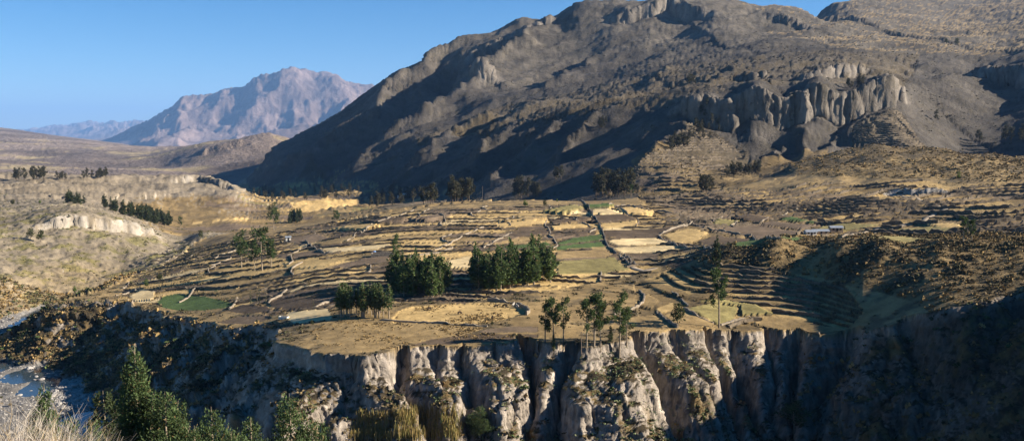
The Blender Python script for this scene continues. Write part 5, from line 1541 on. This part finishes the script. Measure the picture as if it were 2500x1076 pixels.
# terrace risers and field margins
plat = (~out) & (GY < 900) & (GF < 0) & vis
i_ = np.nonzero(plat & ((GCEN) | (GZONE > 0)))[0]
rz_ = sstep(0.985, 0.93, slope[i_])
scatter('terrace_scrub', 'dry brown bushes along the terrace steps', 'scrub', i_, (0.04 + 1.2*rz_)*np.clip(0.5+fine[i_]+0.4*mid[i_], 0.05, 2), 9000, (0.45, 1.35), BROWN+[(0.17, 0.13, 0.07)], P_BUSH, seed=6)
i_ = np.nonzero(plat & ~GCEN & (GZONE == 0) & (GY < 480))[0]
scatter('margin_scrub', 'scattered dry bushes on the field margins', 'scrub', i_, np.clip(fine[i_]+0.7*mid[i_]-0.1, 0.01, 2), 4200, (0.35, 1.2), BROWN, P_BUSH, seed=7)
i_ = np.nonzero((cls == 10) & vis)[0]
scatter('hill_tussocks', 'golden tussock grass on the near hill', 'grass', i_, np.clip(0.5+fine[i_], 0.05, 2), 8000, (0.4, 1.1), GOLD, P_TUFT, seed=8)
scatter('hill_scrub', 'dark scrub in the hollows of the near hill', 'scrub', i_, np.clip(0.1+mid[i_]+0.3*fine[i_], 0.01, 2), 5000, (0.5, 1.6), BROWN, P_BUSH, seed=9)
i_ = np.nonzero(((GF == 7) | (GF == 6) | (GF == 8)) & vis)[0]
scatter('field_stubble', 'dry tufts and stubble on the near fields', 'stubble', i_, np.clip(0.15+mid[i_]+0.5*fine[i_], 0.02, 2), 2600, (0.18, 0.55), GOLD+[(0.11, 0.085, 0.05)], P_TUFT, seed=13)
# left bank
i_ = np.nonzero((cls == 4) & vis & (GY < 1150))[0]
scatter('bank_scrub', 'low olive bushes on the left bank slopes', 'scrub', i_, np.clip(0.15+mid[i_]+0.6*fine[i_], 0.02, 2), 4200, (0.5, 1.5), [(0.10, 0.10, 0.045), (0.13, 0.125, 0.05), (0.09, 0.075, 0.045), (0.07, 0.085, 0.035)], P_BUSH, seed=10)
# mountain bushes
i_ = np.nonzero((cls == 5) & vis & (GY < 2700) & (GY > 900))[0]
scatter('mountain_scrub', 'dark bushes dotted over the mountain', 'scrub', i_, np.clip(big[i_]+0.8*mid[i_]-0.1, 0.005, 2)*(1200/GY[i_])**1.5, 4000, (1.0, 2.6), [(0.05, 0.045, 0.028), (0.07, 0.06, 0.036), (0.045, 0.05, 0.028)], P_BUSH, seed=11)
i_ = np.nonzero((cls == 8) & vis)[0]
scatter('grass_hill_tussocks', 'coarse golden tussocks on the grass hill', 'grass', i_, np.clip(0.4+fine[i_], 0.05, 2), 5000, (0.9, 2.2), GOLD, P_TUFT, seed=12)
# river stones
bmv = bmesh.new(); bmesh.ops.create_icosphere(bmv, subdivisions=1, radius=0.5); bmv.verts.ensure_lookup_table()
tri = np.array([[v.index for v in f.verts] + [f.verts[2].index] for f in bmv.faces])
sv = np.array([v.co[:] for v in bmv.verts])*np.array([1.2, 1, 0.6]); bmv.free()
def stones(idx, prob, n, seed):
    r = np.random.default_rng(seed)
    p = prob*area[idx]; sel = r.choice(idx, n, p=p/p.sum())
    s = 0.35 + 0.9*r.random(n)**2.5
    pos = np.stack([GX[sel]+r.uniform(-1, 1, n), GY[sel]+r.uniform(-1, 1, n), np.maximum(GZ[sel], -44.15)], -1)
    V = sv[None]*s[:, None, None]*(0.8+0.4*r.random((n, len(sv), 1))) + pos[:, None, :]
    Fq = (tri[None, :, :3] + (np.arange(n)*len(sv))[:, None, None]).reshape(-1, 3)
    o = mesh_obj('river_stones', V.reshape(-1, 3), Fq, M_ROCK)
    o['kind'] = 'stuff'; tag(o, 'bed of grey cobbles lining the river', 'stones')
stones(bed, wgt, 4500, 21)

# reeds below the cliff
def reeds(name, label, polys, n, seed, hh=(1.6, 3.0)):
    r = random.Random(seed); uv = []
    for poly, c in polys: uv += in_poly(poly, c)
    P = hits(uv)
    V, Fq, Cc = [], [], []
    for p in P:
        for b in range(n):
            x = p[0]+r.uniform(-.9, .9); y = p[1]+r.uniform(-.9, .9); h = r.uniform(*hh); a = r.uniform(0, 6.3); w = 0.07; l = r.uniform(.1, .7)
            k = len(V); ca, sa = math.cos(a), math.sin(a)
            V += [(x-ca*w, y-sa*w, p[2]-.3), (x+ca*w, y+sa*w, p[2]-.3), (x+sa*l+ca*w*.5, y-ca*l+sa*w*.5, p[2]+h), (x+sa*l*1.0-ca*w*.5, y-ca*l-sa*w*.5, p[2]+h)]
            Fq.append((k, k+1, k+2, k+3)); c_ = random.choice(((0.34, 0.25, 0.10), (0.26, 0.20, 0.075), (0.20, 0.19, 0.06))); Cc += [c_]*4
    o = mesh_obj(name, V, Fq, M_BUSH, None, False, np.array(Cc)); o['kind'] = 'stuff'; tag(o, label, 'reeds')
reeds('reed_bed', 'dense golden reeds growing below the bare cliff', [([(858,1078),(872,1018),(948,1022),(962,1078)], 330), ([(965,1078),(962,1008),(1040,1000),(1128,1010),(1120,1078)], 620)], 5, 31)

# pale dry brush right in front of the photographer
def dry_brush(loc, size, seed, label):
    r = random.Random(seed); V, Fq, Cc = [], [], []
    for s_ in range(520):
        a = r.uniform(0, 6.3); rr = size*0.75*math.sqrt(r.random())
        p = Vector((loc[0]+math.cos(a)*rr, loc[1]+math.sin(a)*rr, loc[2]-0.2))
        d = Vector((r.gauss(0.35, .55), r.gauss(0.0, .5), 1.0)).normalized()
        L = size*r.uniform(.7, 1.35); w = r.uniform(.004, .011); c_ = random.choice(((0.36, 0.32, 0.27), (0.28, 0.25, 0.21), (0.44, 0.40, 0.34), (0.30, 0.23, 0.13)))
        segs = 6; side = Vector((r.gauss(0, 1), r.gauss(0, 1), 0.2)).normalized()
        base = len(V)
        for i in range(segs+1):
            f = i/segs
            ww = w*(1-0.8*f)
            V += [tuple(p - side*ww), tuple(p + side*ww)]
            if i < segs:
                d = (d + Vector((r.gauss(.03, .16), r.gauss(0, .16), r.gauss(-.03, .12)))).normalized()
                p = p + d*(L/segs)
        Cc += [c_]*(2*(segs+1))
        for i in range(segs): Fq.append((base+2*i, base+2*i+1, base+2*i+3, base+2*i+2))
        # side twigs
        for t_ in range(3):
            q0 = Vector(V[base+2*r.randint(2, segs-1)]); d2 = (d + Vector((r.gauss(0, .8), r.gauss(0, .8), r.gauss(.2, .4)))).normalized()
            q1 = q0 + d2*L*0.22; b = len(V)
            V += [tuple(q0-side*w*.5), tuple(q0+side*w*.5), tuple(q1+side*w*.2), tuple(q1-side*w*.2)]; Fq.append((b, b+1, b+2, b+3)); Cc += [c_]*4
    o = mesh_obj('dry_shrub', V, Fq, M_BUSH, None, False, np.array(Cc))
    tag(o, label, 'shrub', 'pale dry shrubs in the foreground')
for u, v, d, sz, lb in [(0,1085,17,1.5,'leftmost tangle of pale dry shrub in the near corner'),(70,1105,18,1.35,'middle tangle of pale dry shrub in the near corner'),(140,1135,19,1.25,'rightmost tangle of pale dry shrub in the near corner'),(-50,1050,20,1.7,'pale dry shrub cut by the left edge of the picture'),(50,1150,15,1.25,'lowest tangle of pale dry shrub at the bottom edge')]:
    a, e = ray(u, v)
    g = float(land_at(a*d, d)[0])
    top = CAM_Z + e*d
    dry_brush((a*d, d, g), sz, int(u+500), lb)

# ------------------------------------------------------------------ farm sheds, hamlet, hut, pen
def box(x0, x1, y0, y1, z0, z1):
    return [(x0,y0,z0),(x1,y0,z0),(x1,y1,z0),(x0,y1,z0),(x0,y0,z1),(x1,y0,z1),(x1,y1,z1),(x0,y1,z1)], [(0,3,2,1),(4,5,6,7),(0,1,5,4),(1,2,6,5),(2,3,7,6),(3,0,4,7)]
def house(u, v, L, Wd, h, rz, wall, roof, label, name='shed'):
    p = hits([(u, v)])[0]
    o = bpy.data.objects.new(name, None); link(o); o.location = (p[0], p[1], p[2]-0.1); o.rotation_euler = (0, 0, rz); tag(o, label, 'building')
    V, Fq = box(-L/2, L/2, -Wd/2, Wd/2, -0.6, h)
    V += [(-L/2, 0, h+Wd*0.22), (L/2, 0, h+Wd*0.22)]
    Fq = Fq[2:] + [Fq[0]]
    o1 = mesh_obj('wall', V, Fq, wall, o)
    gv = [(-L/2, -Wd/2, h), (-L/2, Wd/2, h), (-L/2, 0, h+Wd*0.22), (L/2, -Wd/2, h), (L/2, Wd/2, h), (L/2, 0, h+Wd*0.22)]
    mesh_obj('gable', gv, [(0, 2, 1), (3, 4, 5)], wall, o)
    e = 0.35
    for sgn in (-1, 1):
        a = [(-L/2-e, sgn*(Wd/2+e), h-e*0.44), (L/2+e, sgn*(Wd/2+e), h-e*0.44), (L/2+e, 0, h+Wd*0.22), (-L/2-e, 0, h+Wd*0.22)]
        rv = a + [(x, y, z+0.12) for x, y, z in a]
        mesh_obj('roof_slope', rv, [(0,1,2,3),(4,7,6,5),(0,4,5,1),(1,5,6,2),(2,6,7,3),(3,7,4,0)], roof, o)
    dv, df = box(-0.5, 0.5, -Wd/2-0.05, -Wd/2+0.03, 0, min(2.0, h-0.3)); mesh_obj('door', dv, df, M_DARK, o)
    if L > 5:
        for xx in (-L*0.3, L*0.3):
            dv, df = box(xx-0.5, xx+0.5, -Wd/2-0.05, -Wd/2+0.03, 0.9, min(1.8, h-0.25)); mesh_obj('window', dv, df, M_DARK, o)
house(2002,572,9,4,2.0,0.05,M_ADOBE,M_TIN,'long low farm shed with a pale sheet roof between green fields')
house(1978,574,6,4,2.0,0.1,M_WHITE,M_TIN,'small shed with white gable at the left of the farm')
house(2040,568,7,4,2.2,0.05,M_ADOBE,M_TIN,'short farm shed with blue-grey roof at the right of the farm')
house(985,482,11,6,3.0,0.1,M_WHITE,M_WHITE,'upper white house of the hamlet behind the plateau','house')
house(978,490,9,6,3.0,-0.1,M_WHITE,M_WHITE,'lower white house of the hamlet behind the plateau','house')
house(925,480,8,5,2.8,0.0,M_ADOBE,M_ADOBE,'tan house at the left of the hamlet','house')
house(704,588,3.2,2.6,2.2,0.3,M_WHITE,M_TIN,'tiny white hut with blue-grey roof on the bare field','hut')
# open white trough near the threshing ground
p = hits([(693,777)])[0]
o = bpy.data.objects.new('water_trough', None); link(o); o.location = (p[0], p[1], p[2]); o.rotation_euler = (0, 0, -0.25); tag(o, 'small white open-topped water trough beside the threshing ground', 'trough')
for nm, b in (('side', (-1.8,1.8,-0.9,-0.75,-0.2,0.8)), ('side', (-1.8,1.8,0.75,0.9,-0.2,0.8)), ('end', (-1.8,-1.65,-0.75,0.75,-0.2,0.8)), ('end', (1.65,1.8,-0.75,0.75,-0.2,0.8))):
    V, Fq = box(*b); mesh_obj(nm, V, Fq, M_WHITE, o)
V, Fq = box(-1.65,1.65,-0.75,0.75,-0.1,0.45); mesh_obj('water', V, Fq, wm, o)
# ruined pen with a blue tank
p = hits([(935,624)])[0]
o = bpy.data.objects.new('stone_pen', None); link(o); o.location = (p[0], p[1], p[2]); o.rotation_euler = (0, 0, 0.05); tag(o, 'low roofless stone pen at the corner of the bare brown field', 'pen')
for b in ((-6,6,-2.4,-1.8,-0.5,1.3), (-6,6,1.8,2.4,-0.5,1.6), (-6,-5.4,-1.8,1.8,-0.5,1.4), (5.4,6,-1.8,1.8,-0.5,1.4)):
    V, Fq = box(*b); mesh_obj('wall', V, Fq, M_STONE, o)
p = hits([(914,620)])[0]
tv, tf = tube([(0,0,0),(0,0,1.5),(0,0,1.75),(0,0,1.8)], [0.9,0.9,0.55,0.02], 12)
o = mesh_obj('water_tank', [(x+p[0], y+p[1], z+p[2]) for x, y, z in tv], tf, M_BLUE, None, True); tag(o, 'small blue tank at the left end of the stone pen', 'tank')

# ------------------------------------------------------------------ poles
def pole(u, v, vt, label, arm=True):
    p = hits([(u, v)])[0]; h = px_h(p[1], v-vt)
    o = bpy.data.objects.new('utility_pole', None); link(o); o.location = tuple(p); tag(o, label, 'pole')
    V, Fq = tube([(0,0,-0.8),(0,0,h)], [0.14,0.09], 7); mesh_obj('post', V, Fq, M_WOOD, o, True)
    if arm:
        V, Fq = box(-0.9,0.9,-0.07,0.07,h*0.86,h*0.86+0.14); mesh_obj('crossarm', V, Fq, M_WOOD, o)
        for xx in (-0.75,0.75):
            V, Fq = tube([(xx,0,h*0.86+0.14),(xx,0,h*0.86+0.4)], [0.06,0.05], 6); mesh_obj('insulator', V, Fq, M_WHITE, o)
pole(1419,868,808,'utility pole with crossarm standing on the near cliff rim')
pole(1178,492,458,'thin utility pole on the plateau crest against the shaded mountain')
pole(1600,360,343,'far pole on the edge of the shaded slope',False)

# ------------------------------------------------------------------ grazing animals
def cow_mesh(seed, grazing):
    me = bpy.data.meshes.new('cow'); hd = (1.05, 0, 0.35) if grazing else (1.15, 0, 1.5)
    nk = (0.85, 0, 0.85) if grazing else (0.9, 0, 1.3)
    V = [(0,0,0.98),(0.55,0,1.02),nk,hd,(hd[0]+0.28,0,hd[2]-0.12),(-0.6,0,1.02),(-0.85,0,1.0),(-0.95,0,0.55)]
    R = [.34,.33,.20,.15,.09,.33,.18,.04]
    E = [(0,1),(1,2),(2,3),(3,4),(0,5),(5,6),(6,7)]
    for sx, b in ((0.5,1),(-0.62,5)):
        for sy in (-1,1):
            k = len(V); bend = 0.06 if sx > 0 else -0.10
            V += [(sx,sy*0.2,0.72),(sx+bend,sy*0.21,0.38),(sx,sy*0.21,0.0)]; R += [.15,.085,.06]
            E += [(b,k),(k,k+1),(k+1,k+2)]
    for sy in (-1,1):
        k = len(V); V.append((hd[0]-0.08, sy*0.2, hd[2]+0.1)); R.append(.04); E.append((3,k))
    me.from_pydata(V, E, [])
    o = bpy.data.objects.new('cow', me); link(o)
    m = o.modifiers.new('skin', 'SKIN'); sv_ = me.skin_vertices[0].data
    for i, q_ in enumerate(R): sv_[i].radius = (q_, q_)
    sv_[0].use_root = True
    s2_ = o.modifiers.new('sub', 'SUBSURF'); s2_.levels = 1; s2_.render_levels = 1
    dg = bpy.context.evaluated_depsgraph_get()
    res = bpy.data.meshes.new_from_object(o.evaluated_get(dg))
    bpy.data.objects.remove(o)
    for pl in res.polygons: pl.use_smooth = True
    return res
M_COWD = simple_mat('dark hide', (0.035, 0.025, 0.02), 0.3, 2.0, 0); M_COWP = simple_mat('pale patched hide', (0.45, 0.40, 0.34), 0.6, 1.2, 0)
cows = {}
for g_ in (True, False):
    for nm, mt_ in (('d', M_COWD), ('p', M_COWP)):
        me = cow_mesh(1, g_); me.materials.clear(); me.materials.append(mt_); cows[(g_, nm)] = me
AN = [(1048,759,True,'d',0.9,'dark cow grazing alone at the left of the oval pasture'),(1122,768,True,'d',0.8,'dark cow grazing in the middle of the oval pasture'),(1211,753,False,'d',0.1,'dark cow standing near the far wall of the pasture'),
      (1233,750,True,'d',2.9,'dark cow grazing by the curved wall, left of the pale cows'),(1253,748,False,'p',1.2,'pale cow standing under the curved wall'),(1263,752,False,'p',2.0,'pale patched cow at the right under the curved wall'),(1202,779,True,'d',1.5,'small dark cow at the near side of the pasture')]
for (u, v, g_, c_, rz, lb), p in zip(AN, hits([(a[0], a[1]) for a in AN])):
    o = bpy.data.objects.new('cow', cows[(g_, c_)]); link(o); o.location = tuple(p); o.rotation_euler = (0, 0, rz); tag(o, lb, 'cow', 'cattle in the oval pasture')
